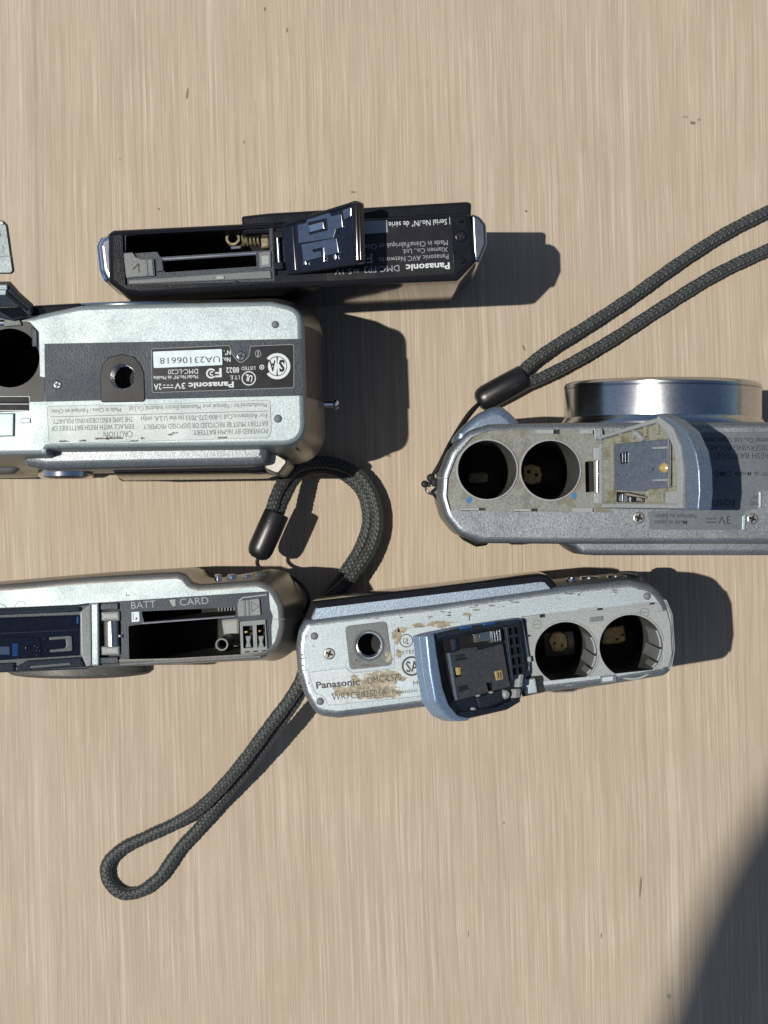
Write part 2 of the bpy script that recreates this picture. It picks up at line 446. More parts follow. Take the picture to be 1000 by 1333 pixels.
def coil(name, p, ax, r, wire, turns, length, m, par):
    ax = Vector(ax).normalized(); up = Vector((0, 0, 1)) if abs(ax.z) < .9 else Vector((0, 1, 0)); a = ax.cross(up).normalized(); b = ax.cross(a); pts = []
    for k in range(int(turns*16)+1):
        t = k/16; pts.append(Vector(p)+ax*(length*t/turns)+a*(r*math.cos(2*math.pi*t))+b*(r*math.sin(2*math.pi*t)))
    q = MB(); q.tube(pts, wire, m, 6); return q.build(name, par)
def rod(q, a, b, r, m, n=14, e=.25):
    a, b = Vector(a), Vector(b); l = (b-a).length; e = min(e, r*.8)
    q.lathe(a, b-a, [(0.001, 0), (r-e, 0), (r, e), (r, l-e), (r-e, l), (0.001, l)], m, n)

# ---------------------------------------------------------------- setting: the wooden table top
q = MB(); g = 900.0
q.add([(-g, -g, 0), (g, -g, 0), (g, g, 0), (-g, g, 0)], [[0, 1, 2, 3]], WOOD)
q.add([(-g, -g, -24), (g, -g, -24), (g, g, -24), (-g, g, -24)], [[0, 3, 2, 1]], WOOD)
q.add([(x, y, z) for z in (-24, 0) for x, y in ((-g, -g), (g, -g), (g, g), (-g, g))], [[i, (i+1) % 4, 4+(i+1) % 4, 4+i] for i in range(4)], WOOD)
table = q.build('table_top', flat=True); table['kind'] = 'structure'
G0 = Hz(0)
for (x, y, w, h, a, mm) in ((374, 39, 3, 8, 8, FLECK), (244, 122, 3, 17, 6, FLECK), (318, 185, 2, 6, 10, FLECK), (345, 12, 3, 6, 0, FLECK), (156, 207, 4, 2.5, 20, FLECKG),
        (834, 1154, 3, 32, 4, FLECK), (656, 1071, 2.5, 3, 0, FLECK), (871, 1297, 7, 7, 0, FLECKG), (685, 275, 3.5, 4, 0, FLECK), (682, 453, 3, 8, -25, FLECK), (892, 152, 10, 3, 8, FLECKG), (902, 160, 9, 5, 20, FLECK), (910, 156, 6, 4, 0, FLECKG), (460, 250, 9, 2, 5, FLECK),
        (610, 1215, 2, 10, 3, FLECKG), (783, 1218, 2, 8, 4, FLECK), (207, 272, 3, 3, 0, FLECK)):
    pts = []
    for k in range(12):
        t = 2*math.pi*k/12; rr = random.uniform(.72, 1.1); u, v = w/2*rr*math.cos(t), h/2*rr*math.sin(t); c, s_ = math.cos(R(a)), math.sin(R(a))
        pts.append((x+u*c-v*s_, y+u*s_+v*c))
    q = MB(); q.solid(G0, pts, [(-.1, .05), (0, .01)], mm); q.build('wood_fleck', table)

# ---------------------------------------------------------------- black slim camera (top of the picture)
def black_camera():
    Z = 59.0; F = Hz(Z); t = P(380, 330, 0)
    T = thing('digital_camera', 'slim glossy black camera with open navy battery door, topmost of five', 'camera', t, 'compact cameras lying on the wood')
    body = MB()
    bay = rp([(159, 304), (354, 292), (357, 366), (163, 371)], 2)
    hinge = rp([(356, 291), (371, 290), (374, 358), (359, 359)], 1)
    o = rp([(147, 299, 9), (612, 276, 9), (622, 338, 6), (596, 365, 8), (390, 374, 0), (185, 386, 9), (162, 383, 12), (141, 367, 8), (140, 304, 6)], 5, 5)
    body.solid(F, o, bev(1.5, 0, 4)+[(.3, -8), (.4, -45), (-.8, -57), (-2.5, -59)], BLACKSP, [(bay, 2.0, GLOSSB, None), (hinge, 1.2, BLACKSP, BLACKSP)], wm=GLOSSB, bottom=True)
    body.build('body', T)
    q = MB(); q.solid(Hz(57.6), rp([(314, 281, 4), (350, 277, 0), (608, 262, 6), (614, 264, 5), (613, 292), (316, 305)], 4), bev(.9)+[(0, -40), (-1.5, -52)], BLACKSP, wm=GLOSSB, bottom=True); q.build('screen_panel', T)
    # bright end caps
    q = MB(); q.solid(Hz(58.4), rp([(613, 277, 6), (625, 282, 8), (633, 292, 8), (634, 318, 8), (624, 342, 5), (616, 340, 5)], 5), bev(.8, 0, 5)+[(.2, -30), (-.5, -54)], STEEL, bottom=True); q.build('end_cap', T)
    q = MB(); q.solid(Hz(58.2), rp([(127, 319, 8), (132, 309, 7), (142, 303, 6), (152, 303, 4), (149, 330, 8), (153, 366, 4), (139, 368, 6), (131, 352, 8)], 5), bev(1.6, 0, 7)+[(.3, -30), (-.5, -54)], CHROME, bottom=True); ec = q.build('end_cap', T)
    q = MB(); q.solid(Hz(57.4), rp([(126, 320, 8), (131, 309, 6), (136, 308), (134, 330, 8), (139, 366, 3), (136, 366, 5), (129.5, 352, 8)], 4, 5), bev(.7, 0, 4)+[(.2, -30), (-.5, -53)], BLUEP, bottom=True); q.build('blue_edge', ec)
    # battery and card bay
    bat = rp([(163, 306), (350, 295), (351, 325), (208, 334), (204, 327), (163, 330)], 2)
    card = rp([(212, 339), (333, 331), (334, 346), (214, 354)], 1.5)
    q = MB(); q.solid(F, rp([(158, 303), (355, 291), (358, 367), (162, 372)], 2), [(0, -1.2), (0, -2.4)], DGREY, [(bat, 49, CAVITY, CAVITY), (card, 30, CAVITY, CAVITY)]); bayo = q.build('battery_bay', T)
    prism('divider', F, [(206, 336), (334, 328), (334, 330), (206, 338)], -9, -.8, CHROME, bayo, .05)
    lat = prism('latch', F, rp([(160, 329), (173, 328), (177, 334), (186, 337), (200, 336), (202, 359), (164, 362)], 2), -2, -.2, MGREY, T, .3)
    flat('arrow', F, [[(172, 350), (181, 342), (182, 356), (180.6, 354), (180, 345), (174, 350.5)]], -.15, BLACK, lat)
    prism('latch_rib', F, rp([(188, 338), (191, 338), (193, 358), (190, 358)], 1), -.3, .15, MGREY, lat, .1)
    prism('latch_rib', F, rp([(195, 338), (198, 338), (200, 357), (197, 357)], 1), -.3, .1, MGREY, lat, .1)
    prism('bay_block', F, rp([(202, 337), (211, 336), (213, 352), (204, 354)], 1), -2, -.5, DGREY, T, .15)
    prism('bay_block', F, rp([(337, 328), (352, 326), (353, 347), (338, 349)], 1), -2, -.55, MGREY, T, .15)
    prism('marker_plate', F, rp([(340, 333), (350, 332), (350, 344), (341, 345)], 1), -.6, -.4, LGREY, T, .05)
    prism('bay_sill', F, rp([(166, 364), (352, 351), (354, 362), (168, 370)], 1), -2, -.6, MGREY, T, .3)
    for x, y in ((222, 371), (306, 367)): flat('catch_notch', F, [circ(x, y, 2.2, 10)], .03, CAVITY, T)
    prism('catch', F, rp([(281, 359), (291, 358), (292, 363), (282, 364)], 1), -.6, -.2, LGREY, T, .1)
    cp = MB(); cp.lathe(P(303, 310, 49), (0, 0, 1), [(1.9, -6), (1.9, 0), (1.3, 0), (1.3, -6)], CORRODED); cp.build('contact_ring', T)
    coil('contact_spring', P(313, 313, 48), (1, .05, .0), 1.55, .3, 5, 5, CORRODED, T)
    prism('contact_plate', Hz(49), rp([(339, 304), (350, 303), (351, 322), (340, 324)], 2), -8, 0, CORRODED, T, .5)
    prism('contact_plate', Hz(52), rp([(300, 320), (314, 319), (314, 324), (301, 325)], 1), -4, 0, STEEL, T, .2)
    # hinge
    hp = MB(); rod(hp, P(361, 302, Z+.1), P(364, 351, Z+.1), .55, CHROME); hp.build('hinge_pin', T)
    for a, b in ((301, 311), (341, 352)):
        prism('hinge_knuckle', F, rp([(357, a), (369, a-.6), (370, b-.6), (358, b)], 1.5), -1.2, .7, BLACKSP, T, .3)
    # door, standing open
    D = tilted((369, 293, Z+.5), (373, 356, Z+.5), (468, 300, Z+14)); d = D
    q = MB(); q.solid(D, rp([(368, 293, 2), (425, 275, 0), (463, 261, 5), (470, 264, 5), (472, 340, 4), (466, 344, 4), (374, 358, 3)], 2), bev(.3, .5)+[(0, -1.2), (-.4, -1.6)], NAVY, wm=GLOSSB, bottom=True); door = q.build('battery_door', T)
    prism('door_rim', D, rp([(462, 264, 2), (469, 264, 3), (471, 341, 3), (465, 342, 2)], 2), .4, 1.7, GLOSSB, door, .3)
    prism('door_rim', D, rp([(372, 291, 2), (462, 263, 2), (463, 267, 1), (372, 296, 1)], 1), .4, 1.3, GLOSSB, door, .25)
    prism('contact_plate', D, rp([(390, 293), (401, 291), (402, 285), (432, 277), (434, 282), (447, 279), (449, 296), (440, 299), (437, 310), (391, 317)], 1), .5, .9, STEELB, door, .12,
          holes=[(rp([(404, 290), (428, 284), (430, 300), (406, 306)], 1), .33, BLACK, NAVY)])
    prism('contact_tongue', D, rp([(405, 294), (425, 289), (426, 298), (407, 303)], 1), .5, 1.4, CHROME, door, .2)
    prism('contact_plate', D, rp([(395, 319), (441, 310), (444, 329), (398, 341)], 1), .5, 1.0, STEELB, door, .12,
          holes=[(rp([(410, 325), (424, 322), (426, 338), (422, 338), (421, 327), (411, 329)], .5), .42, BLACK, NAVY)])
    prism('contact_edge', D, rp([(423, 323), (425, 322), (426, 341), (424, 342)], .5), .9, 1.15, CHROME, door, .05)
    prism('door_tab', D, rp([(449, 274), (460, 270), (460, 281), (451, 287)], 1), .5, 1.0, STEELB, door, .15)
    prism('door_rib', D, rp([(376, 296), (384, 294), (388, 352), (379, 354)], 1), .5, .9, NAVY, door, .2)
    dome(D, 441, 303, 2.6, .9, GLOSSB, door, 'door_pin'); dome(D, 384, 300, 2, .8, GLOSSB, door, 'door_pin')
    prism('door_hook', D, rp([(398, 341), (402, 340), (402, 345), (398, 346)], .8), .5, 1.3, STEELB, door, .1)
    prism('door_hook', D, rp([(437, 332), (441, 331), (441, 338), (438, 338)], .8), .5, 1.3, STEELB, door, .1)
    # print
    lab = prism('rating_label', F, rp([(425, 372-78), (588, 284), (592, 356), (425, 366)], 2), -.05, .05, LABELK, T, .03)
    prism('serial_sticker', F, rp([(468, 288), (504, 286.5), (505, 302.5), (470, 305)], .6), .05, .12, LGREY, lab, .02)
    A = 183.0
    text('| Serial No./N° de série', F, 546, 290.8, 80, 7.6, A, INKW, lab, .08)
    text('Made in China/Fabriqué en Chine', F, 527, 319, 112, 7, A, INKG, lab, .08)
    text('Xiamen Co., Ltd.', F, 553.5, 326.4, 59, 6.6, A, INKG, lab, .08)
    text('Panasonic AVC Networks', F, 538.5, 336.4, 91, 6.8, A, INKG, lab, .08)
    text('Panasonic', F, 557, 347.5, 57, 8.6, A, INKW, lab, .08, .025)
    text('DMC-FP3', F, 497, 350.5, 46, 8.4, A, INKG, lab, .08)
    text('5.1V', F, 447, 353.8, 22, 7.6, A, INKG, lab, .08)
    flat('current_mark', F, [rect(464, 351.5, 8, 1, 3), rect(462, 354, 2, 1, 3), rect(466, 354, 2, 1, 3)], .08, INKG, lab)
    text('F', F, 481, 336.5, 7.5, 13, A, INKG, lab, .08); flat('logo_arc', F, [arc(472, 337, 4.4, 6.4, 45, 315)], .08, INKG, lab)
    prism('ridge', F, [(588.5, 312), (590, 312), (593, 352), (591.5, 352)], 0, .15, BLACKSP, T, .03)
    dome(F, 600, 286, 4.6, .9, GLOSSB, T); dome(F, 602, 339, 4.6, .9, GLOSSB, T)
    screw(F, 600, 307.5, 8.4, T, .05, BLACKSP)
black_camera()

# ---------------------------------------------------------------- sticker silver camera (upper left)
def sticker_camera():
    Z = 66.0; F = Hz(Z); T = thing('digital_camera', 'thick silver camera with dark band and long caution sticker, beside the black camera', 'camera', P(200, 500, 0), 'compact cameras lying on the wood')
    hole = circ(13, 466, 39, 40); hole2 = circ(-72, 470, 39, 40)
    o = rp([(44, 411, 4), (70, 405, 20), (104, 398, 30), (150, 396, 0), (352, 392, 0), (393, 401, 34), (396, 516, 0), (398, 579, 32), (300, 581, 0), (62, 584, 2), (62, 592, 2), (-110, 594, 20), (-120, 412, 20)], 5, 7)
    yb0 = F.uv(300, 442)[1]; yb1 = F.uv(300, 516)[1]
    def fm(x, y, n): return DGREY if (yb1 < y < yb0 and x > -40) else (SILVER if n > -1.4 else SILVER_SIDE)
    slot = rp([(-20, 516.5), (38, 516.5), (38.5, 535), (-20, 537)], 1.5)
    trip = circ(160, 490.5, 17.2, 32)
    q = MB()
    q.solid(F, o, bev(1.3, 0, 4)+[(.4, -5), (2.4, -16), (3.8, -30), (4.0, -44), (3.0, -58), (1.2, -66)], SILVER,
            [(hole, 50, CAVITY, CAVITY), (hole2, 50, CAVITY, CAVITY), (slot, 2.4, GLOSSB, CAVITY), (trip, 9, CAVGREY, CAVITY)], fm=fm, bottom=True)
    q.build('body', T)
    # dark band across the base
    band = rp([(58, 447.5), (393.5, 441), (396, 515), (59, 523), (58.5, 500)], 1)
    prism('base_band', F, band, -.1, .12, DGREY, T, .06, holes=[(circ(160, 490.5, 17.2, 32), .22, None, None)])
    prism('battery_frame', F, rp([(-60, 420, 2), (38, 418, 10), (51, 432, 8), (52, 490), (58.5, 491), (58.5, 523), (-60, 525)], 2), -.1, .10, BLACK, T, .06, holes=[(circ(13, 466, 38.5, 40), .2, CAVITY, None), (rp([(-59.5, 516), (38.5, 516), (39, 524), (-59.5, 524)], .3), .2, None, None)])
    plate = rp([(131.5, 524, 4), (131, 487, 0), (134, 474, 0), (142, 465, 0), (158, 461, 0), (174, 464, 0), (183, 473, 0), (188, 486, 0), (189, 523, 4)], 3)
    tp = prism('tripod_socket', F, plate, .05, .45, BLACK, T, .2, holes=[(circ(160, 490.5, 16.8, 32), .5, CAVGREY, None)])
    th = MB()
    for k in range(7):
        c = P(160, 490.5, Z); th.lathe(c+Vector((0, 0, -.6-k*.9)), (0, 0, -1), [(3.32, 0), (2.95, .45), (3.32, .9)], CHROME, 32)
    th.build('socket_thread', tp)
    lab = prism('rating_label', F, rp([(197, 454, 3), (299, 449.5, 3), (303, 462, 5), (313, 474, 9), (324, 464, 5), (326, 450.5, 3), (383, 448, 4), (383, 505, 3), (198, 511.5, 3)], 2, 5), .05, .19, LABELK, T, .05)
    outline('label_border', F, rp([(197, 454, 3), (299, 449.5, 3), (303, 462, 5), (313, 474, 9), (324, 464, 5), (326, 450.5, 3), (383, 448, 4), (383, 505, 3), (198, 511.5, 3)], 2, 5), .12, .2, INKG, lab)
    prism('serial_sticker', F, rp([(199.3, 457.8), (289, 454.3), (289.8, 475.3), (200.4, 479.3)], 1.5), .15, .24, LABELS, lab, .03)
    A = 181.6; n = .215
    text('UA23106618', F, 247.5, 469, 78, 8.4, A, INKK, lab, .27)
    text('No.', F, 295.5, 468.5, 9.5, 6, A, INKW, lab, n, .02); text('N°.', F, 296, 459.3, 9, 6, A, INKW, lab, n, .02)
    text('DMC-LC20', F, 238.5, 484, 39, 6.4, A, INKW, lab, n); text('Model No./Nº dé Modèle', F, 229, 491.4, 58, 4.8, A, INKW, lab, n, .01)
    text('Panasonic', F, 275, 501.5, 59, 7.6, A, INKW, lab, n, .03)
    text('3V', F, 234.5, 502.6, 14, 8, A, INKW, lab, n, .01); text('2A', F, 205.5, 503.8, 10, 8, A, INKW, lab, n, .01)
    flat('current_mark', F, [rect(219, 504.6, 14, 1.1, 1.6)]+[rect(214+5*k, 501.4, 3, 1.1, 1.6) for k in range(3)], n, INKW, lab)
    text('8B22', F, 303, 482, 17, 7.2, A, INKW, lab, n, .01); text('LISTED', F, 323.5, 479.6, 18, 4.6, A, INKW, lab, n); text('I.T.E.', F, 305.7, 491.5, 13, 5.2, A, INKW, lab, n)
    text('F', F, 284.5, 485.5, 8.5, 11.5, A, INKW, lab, n, .03); flat('logo_arc', F, [arc(275, 486.2, 4.4, 6.6, 40, 320), arc(276, 486.2, 1.4, 2.9, 50, 310)], n, INKW, lab)
    flat('logo_ring', F, [arc(324, 492.6, 8, 9.3, 0, 359.9, 36)], n, INKW, lab); text('UL', F, 324, 492.4, 9.5, 8.5, A-14, INKW, lab, n, .03)
    flat('logo_ring', F, [arc(361, 476.8, 13, 17, 217, 217+286, 40)], n, INKW, lab)
    flat('logo_disc', F, [arc(361, 476.8, .01, 12, 95, 265, 24), arc(361, 476.8, .01, 12, -85, 85, 24)], n, INKW, lab)
    text('S', F, 367, 476.6, 7.5, 15, A, LABELK, lab, n+.02, .04); text('A', F, 355, 476.8, 8, 14, A, LABELK, lab, n+.02, .03)
    flat('logo_ring', F, [arc(341, 478, 2.2, 3.2, 0, 359.9), circ(341, 478, 1.1, 10)], n, INKW, lab)
    flat('logo_ring', F, [[(p[0]*.8+336*.2, p[1]) for p in arc(336, 460.5, 3.9, 4.8, 0, 359.9)], [(335, 464), (336, 457), (337.2, 457), (336.4, 464)]], n, INKG, lab)
    screw(F, 314, 463.5, 7, T, .12, STEEL); screw(F, 75, 501, 6.4, T, .12, STEEL)
    dome(F, 358.5, 422.5, 5, .55, RUBBER, T); dome(F, 362, 545, 5.4, .55, RUBBER, T)
    # caution sticker on the lower silver strip
    st = rp([(61, 529), (130, 526.5, 0), (131, 528, 0), (190, 526.5, 0), (352, 520.5), (353.5, 560), (350, 570), (64, 578)], 4)
    lab = prism('caution_sticker', F, st, 0, .07, LABELP, T, .03); outline('label_border', F, st, .10, .08, OUTL, lab)
    n = .1
    text('Manufactured for / Fabriqué pour Matsushita Electric Industrial Co.,Ltd.', F, 257.5, 529.8, 180, 6.2, A, INKD, lab, n)
    text('Made in China / Fabriqué en Chine', F, 112.5, 534.8, 90, 6, A, INKD, lab, n)
    flat('label_line', F, [[(66, 542.4), (349, 534.6), (349, 535.4), (66, 543.2)]], n, OUTL, lab)
    text('For Assistance,Call 1-800-272-7033 (in the U.S.A. only)', F, 265.6, 543.6, 164, 6.6, A, INKD, lab, n)
    text('BATTERY MUST BE RECYCLED OR DISPOSED PROPERLY.', F, 267, 553.8, 163, 6.8, A, INKD, lab, n)
    text('POWERED BY Ni-MH BATTERY.', F, 299.7, 562.3, 98, 6.8, A, INKD, lab, n)
    text('THE SAME KIND,OBSERVING POLARITY.', F, 120.7, 547.5, 105, 6.8, A, INKD, lab, n)
    text('REPLACE WITH FRESH BATTERIES OF', F, 120.7, 556.6, 107, 6.8, A, INKD, lab, n)
    text('CAUTION', F, 154, 565.6, 38, 8, A, INKD, lab, n)
    rnd = random.Random(3)
    for x, y, w in ((84, 574.6, 14), (108, 574, 9), (133, 571.5, 18), (149, 570.5, 22), (186, 571, 5), (222, 566, 7), (228, 563.5, 8), (290, 570, 12), (175, 574, 10)):
        pts = [(x-w/2+w*k/6, y-rnd.uniform(.3, 2.2)) for k in range(7)]+[(x+w/2-w*k/6, y+rnd.uniform(.2, 1.1)) for k in range(7)]
        flat('scuff', F, [pts], n+.01, INKD, lab)
    # back: sloping panel, screen frame, round button, chrome trim
    bp = MB(); bp.solid(Hz(59), rp([(30, 575, 6), (352, 570, 8), (348, 604, 6), (330, 607), (60, 612), (28, 606, 12)], 6), bev(2.4, 0, 4)+[(.3, -20), (0, -50)], SILVER_BLUE, wm=SILVER_BLUE, bottom=True); bp.build('back_panel', T)
    sp = MB(); sp.solid(Hz(50), rp([(148, 598, 2), (340, 594, 3), (351, 609, 4), (336, 613.5, 0), (148, 616, 2)], 2), [(-.3, 0), (0, -.4), (.9, -10), (1.6, -22), (1.2, -44)], GLOSSB, bottom=True); sp.build('screen', T)
    sp = MB(); sp.solid(Hz(53), rp([(336, 590, 2), (352, 586, 4), (376, 600, 6), (362, 618, 6), (346, 611, 2)], 2), [(-.4, 0), (0, -.6), (.5, -10), (.4, -44)], SILVER_SIDE, bottom=True); sp.build('screen_frame', T)
    b = MB(); b.lathe(P(86, 611, 40), (0, -1, 0), [(0.01, 2.6), (6.4, 2.6), (7.4, 1.9), (7.6, 0)], CHROME, 36); b.build('round_button', T)
    prism('chrome_trim', Hz(63), rp([(-40, 585), (60, 585), (61, 590.5), (20, 592), (-40, 593)], 1), -6, .9, CHROME, T, .5)
    prism('lower_grip', Hz(46), rp([(-60, 590), (30, 590, 8), (34, 600, 6), (18, 618, 14), (-60, 620, 4)], 4), -40, 0, SILVER_SIDE, T, 2.5, k=4)
    # battery lid catch, ledge and slot blades at the left edge
    prism('lid_ledge', F, rp([(-40, 538), (19, 538), (18.5, 568), (-40, 570)], 1), 0, .9, SILVER, T, .3)
    prism('catch', F, rp([(27, 544.5), (40, 544.5), (40, 551), (27, 551)], 1.5), -.1, .5, LABELS, T, .2)
    for y in (525, 533.5): prism('contact_blade', F, rp([(-20, y), (37.5, y), (37.5, y+1.8), (-20, y+1.8)], .4), -2.4, -.3, CHROME, T, .1)
    prism('front_grip', Hz(Z-3), rp([(28, 398), (104, 394), (108, 401), (72, 409), (46, 416), (28, 416)], 3), -50, 0, GLOSSB, T, .8)
    # open battery lid
    Lp = tilted((-30, 412, Z+1), (44, 412, Z+1), (10, 372, Z+4))
    lid = MB(); lid.solid(Lp, rp([(-60, 370, 1), (12, 369, 2), (20, 378, 2), (24, 383, 2), (42, 399, 2), (42, 409, 2), (18, 416, 2), (-60, 398, 1)], 1), bev(.4, 1.6)+[(0, -2)], DGREY, bottom=True); lid = lid.build('battery_lid', T)
    prism('lid_end', Lp, rp([(-60, 369), (11, 368.5), (12, 374), (-60, 375)], 1), 1.5, 2.6, LIDPALE, lid, .25)
    prism('lid_end', Lp, rp([(-60, 376), (10, 375), (10, 381), (-60, 383)], 1), 1.5, 2.3, LIDPALE, lid, .25)
    prism('lid_rib', Lp, rp([(12, 377), (20, 384), (38, 399), (35, 401), (10, 382)], .8), 1.5, 2.4, BLACK, lid, .2)
    prism('lid_plate', Lp, rp([(0, 397), (26, 396), (38, 408), (17, 412), (0, 402)], 1), 1.5, 2.0, BLACKSP, lid, .2)
    dome(Lp, 16, 398, 6.5, .9, MGREY, lid, 'lid_boss', 1.8)
    rodm = MB(); rod(rodm, P(-30, 421, Z-.2), P(26, 420, Z-.2), .9, CHROME); rodm.build('hinge_pin', T)
    prism('hinge_knuckle', F, rp([(6, 415.5), (26, 415), (30, 424), (6, 426)], 2), -.2, 1.0, MGREY, T, .3)
    prism('hinge_knuckle', F, rp([(41, 424), (49, 430), (50, 452), (42, 452)], 2), -.2, .5, DGREY, T, .3)
    Lq = tilted((-30, 356, Z+15), (18, 356, Z+15), (8, 288, Z+16.5))
    pn = MB(); pn.solid(Lq, rp([(-60, 288, 1), (4, 287, 3), (10, 293, 3), (18.5, 353, 3), (15, 356.5, 2), (-60, 357, 1)], 2), bev(.35, .8)+[(0, -.8)], LIDGREY, wm=DGREY, bottom=True); pn = pn.build('lid_cover', T)
    prism('cover_edge', Lq, rp([(-60, 288.5), (5, 288), (6, 293), (-60, 294)], 1), .75, 1.1, CHROME, pn, .12)
    flat('panel_seam', Lq, [[(-60, 334), (15.5, 333), (15.6, 334), (-60, 335)], arc(2, 324, 3.5, 4.6, -80, 80), circ(0, 306, 3, 12)], .83, MGREY, pn)
    prism('lid_arm', Lq, [(-62, 355), (-52, 355), (-52, 374), (-62, 378)], -1.2, .2, DGREY, pn, .2)
    # lens ring behind the top edge, carry lug
    ln = MB(); c = P(190, 396, 35); ln.lathe(Vector((c.x, P(0, 402, 60).y-8, 35)), (0, 1, 0), [(29, 0), (29, 8.2), (28.2, 9.4), (26.5, 9.6), (26, 9.0)], BLACK, 48)
    ln.build('lens_barrel', T)
    ln = MB(); ln.lathe(Vector((c.x, P(0, 402, 60).y+.6, 35)), (0, 1, 0), [(29.15, 0), (29.3, .4), (29.15, .8)], CHROME, 48); ln.build('lens_ring', T)
    lg = MB(); rod(lg, P(421, 526.5, 38), P(436, 526.5, 38), .75, CHROME); rod(lg, P(434, 526.5, 38), P(441, 526.5, 38), 1.35, CHROME, e=.5); lg.build('strap_lug', T)
    for k in range(5):
        s = Plane(P(373+3.4*k, 585-1.0*k, 55), Vector((1, .25, -.15)), Vector((0, 1, 1)))
        v = MB(); a = P(371.5+3.6*k, 577.5+1.3*k, 57.4); v.tube([a+Vector((0, 0, 0)), a+Vector((1.0, -.9, -1.6))], .16, CAVITY, 6); v.build('speaker_slit', T)
sticker_camera()

# ---------------------------------------------------------------- camera with the big lens (right)
def lens_camera():
    Z = 62.0; F = Hz(Z); T = thing('digital_camera', 'silver camera with big round lens barrel and pale grey battery bay', 'camera', P(790, 630, 0), 'compact cameras lying on the wood')
    h1, h2 = circ(634.5, 611.5, 38.3, 44), circ(716.8, 612, 38.6, 44)
    bay = rp([(586, 664, 2), (581, 645, 20), (583, 622, 20), (594, 593, 20), (613, 570, 20), (640, 558, 6), (730, 559, 0), (793, 560, 2), (796, 667, 2), (700, 666, 0)], 3, 5)
    o = rp([(637, 552, 10), (610, 560, 30), (586, 585, 30), (574, 616, 30), (572, 648, 30), (580, 674, 30), (598, 696, 30), (630, 707, 30), (736, 708, 0), (1085, 708, 30), (1095, 560, 40), (1000, 549, 0), (735, 550, 0)], 5, 6)
    q = MB(); q.solid(F, o, bev(1.6, 0, 5)+[(.2, -12), (.2, -48), (-1.5, -58), (-4, -62)], SILVER_BLUE, [(bay, 2, LGREY, None)], wm=SILVER_BLUE, bottom=True); q.build('body', T)
    q = MB(); q.solid(F, [(x, y) for x, y in rp([(584, 666, 2), (579, 645, 20), (581, 622, 20), (592, 591, 20), (611, 568, 20), (640, 556, 6), (730, 557, 0), (795, 558, 2), (798, 669, 2), (700, 668, 0)], 3, 5)], [(0, -.8), (0, -1.8)], DIRTY,
        [(h1, 48, CAVGREY, CAVITY), (h2, 48, CAVGREY, CAVITY), (rp([(762, 601), (773, 600), (774, 640), (763, 641)], 1), 3, BLACK, CAVITY)]); b = q.build('battery_bay', T)
    for (cx, cy) in ((634.5, 611.5), (716.8, 612)):
        prism('well_rim', F, circ(cx, cy, 40.6, 44), -.8, -.35, LGREY, b, .12, holes=[(circ(cx, cy, 38.4, 44), .6, CAVGREY, None)])
    # tabs round the bay, hinge blocks
    for poly, m_, n1 in ((rp([(697, 559), (721, 559), (721, 565), (697, 565)], 1), LGREY, .2), (rp([(755, 559), (772, 559), (772, 565), (755, 565)], 1), LGREY, .2), (rp([(773, 557), (784, 557), (785, 573), (774, 573)], 1), SILVER_BLUE, .8),
            (rp([(600, 661), (624, 661), (624, 666), (600, 666)], 1), LGREY, 0), (rp([(669, 662), (692, 662), (692, 667), (669, 667)], 1), LGREY, 0), (rp([(745, 661), (772, 661), (772, 667), (745, 667)], 1), LGREY, 0)):
        prism('bay_tab', F, poly, -.9, n1, m_, b, .15)
    for x, y in ((722, 559), (625, 661), (693, 662)): prism('bay_notch', F, rect(x+3.5, y+3, 7, 6), -.85, -.7, CAVITY, b, .02)
    for x, y in ((667.5, 577), (684.5, 577), (667, 651), (683, 651)):
        flat('polarity_mark', F, [arc(x, y, 5.4, 6.3, 0, 359.9), rect(x, y, 1, 8)]+([rect(x, y, 8, 1)] if x > 680 else []), -.76, MGREY, b)
    for x, y in ((611, 651), (748.5, 645)): prism('paint_dot', F, [(x+(3.6+random.uniform(-.8, .8))*math.cos(k*.63), y+(4.2+random.uniform(-.9, .9))*math.sin(k*.63)) for k in range(10)], -.8, -.72, BLUEDOT, b, .02)
    flat('bay_seam', F, [[(588, 640), (597, 641), (597, 641.8), (588, 640.8)], [(592, 588), (602, 587), (602, 587.8), (592, 588.8)], [(595, 592), (596.5, 590), (597, 590.5)]], -.76, MGREY, b)
    flat('body_seam', F, [[(570, 621.6), (583, 622.4), (583, 623.6), (570, 622.8)], [(628, 553), (629, 553), (627.5, 561), (626.5, 561)]], .02, OUTL, T)
    Fl = Hz(15)
    c = prism('battery_contact', Fl, rp([(680, 607), (690, 603), (703, 607), (706, 618), (704, 629), (692, 632), (681, 628)], 4), 0, 1.2, BRASS, T, .4)
    for x, y in ((688, 614), (698, 618)): flat('contact_dimple', Fl, [circ(x, y, 2.6, 12)], 1.23, CAVITY, c)
    prism('battery_contact', Fl, rp([(609, 616), (634, 614), (637, 628), (611, 630)], 6), 0, .8, GLUE, T, .3)
    # hinge
    for a, b2 in ((582, 600), (641, 656)): prism('hinge_knuckle', F, rp([(772, a), (789, a), (789, b2), (772, b2)], 2), -.9, 1.1, LGREY, T, .35)
    hp = MB(); rod(hp, P(778, 598, Z+.2), P(778, 645, Z+.2), .5, CHROME); hp.build('hinge_pin', T)
    prism('hinge_leaf', F, rp([(774, 600), (800, 599), (800, 642), (775, 643)], 1), -.8, .3, OLIVE, T, .15)
    # door standing open
    D = tilted((788, 568, Z+.6), (788, 662, Z+.6), (905, 615, Z+27))
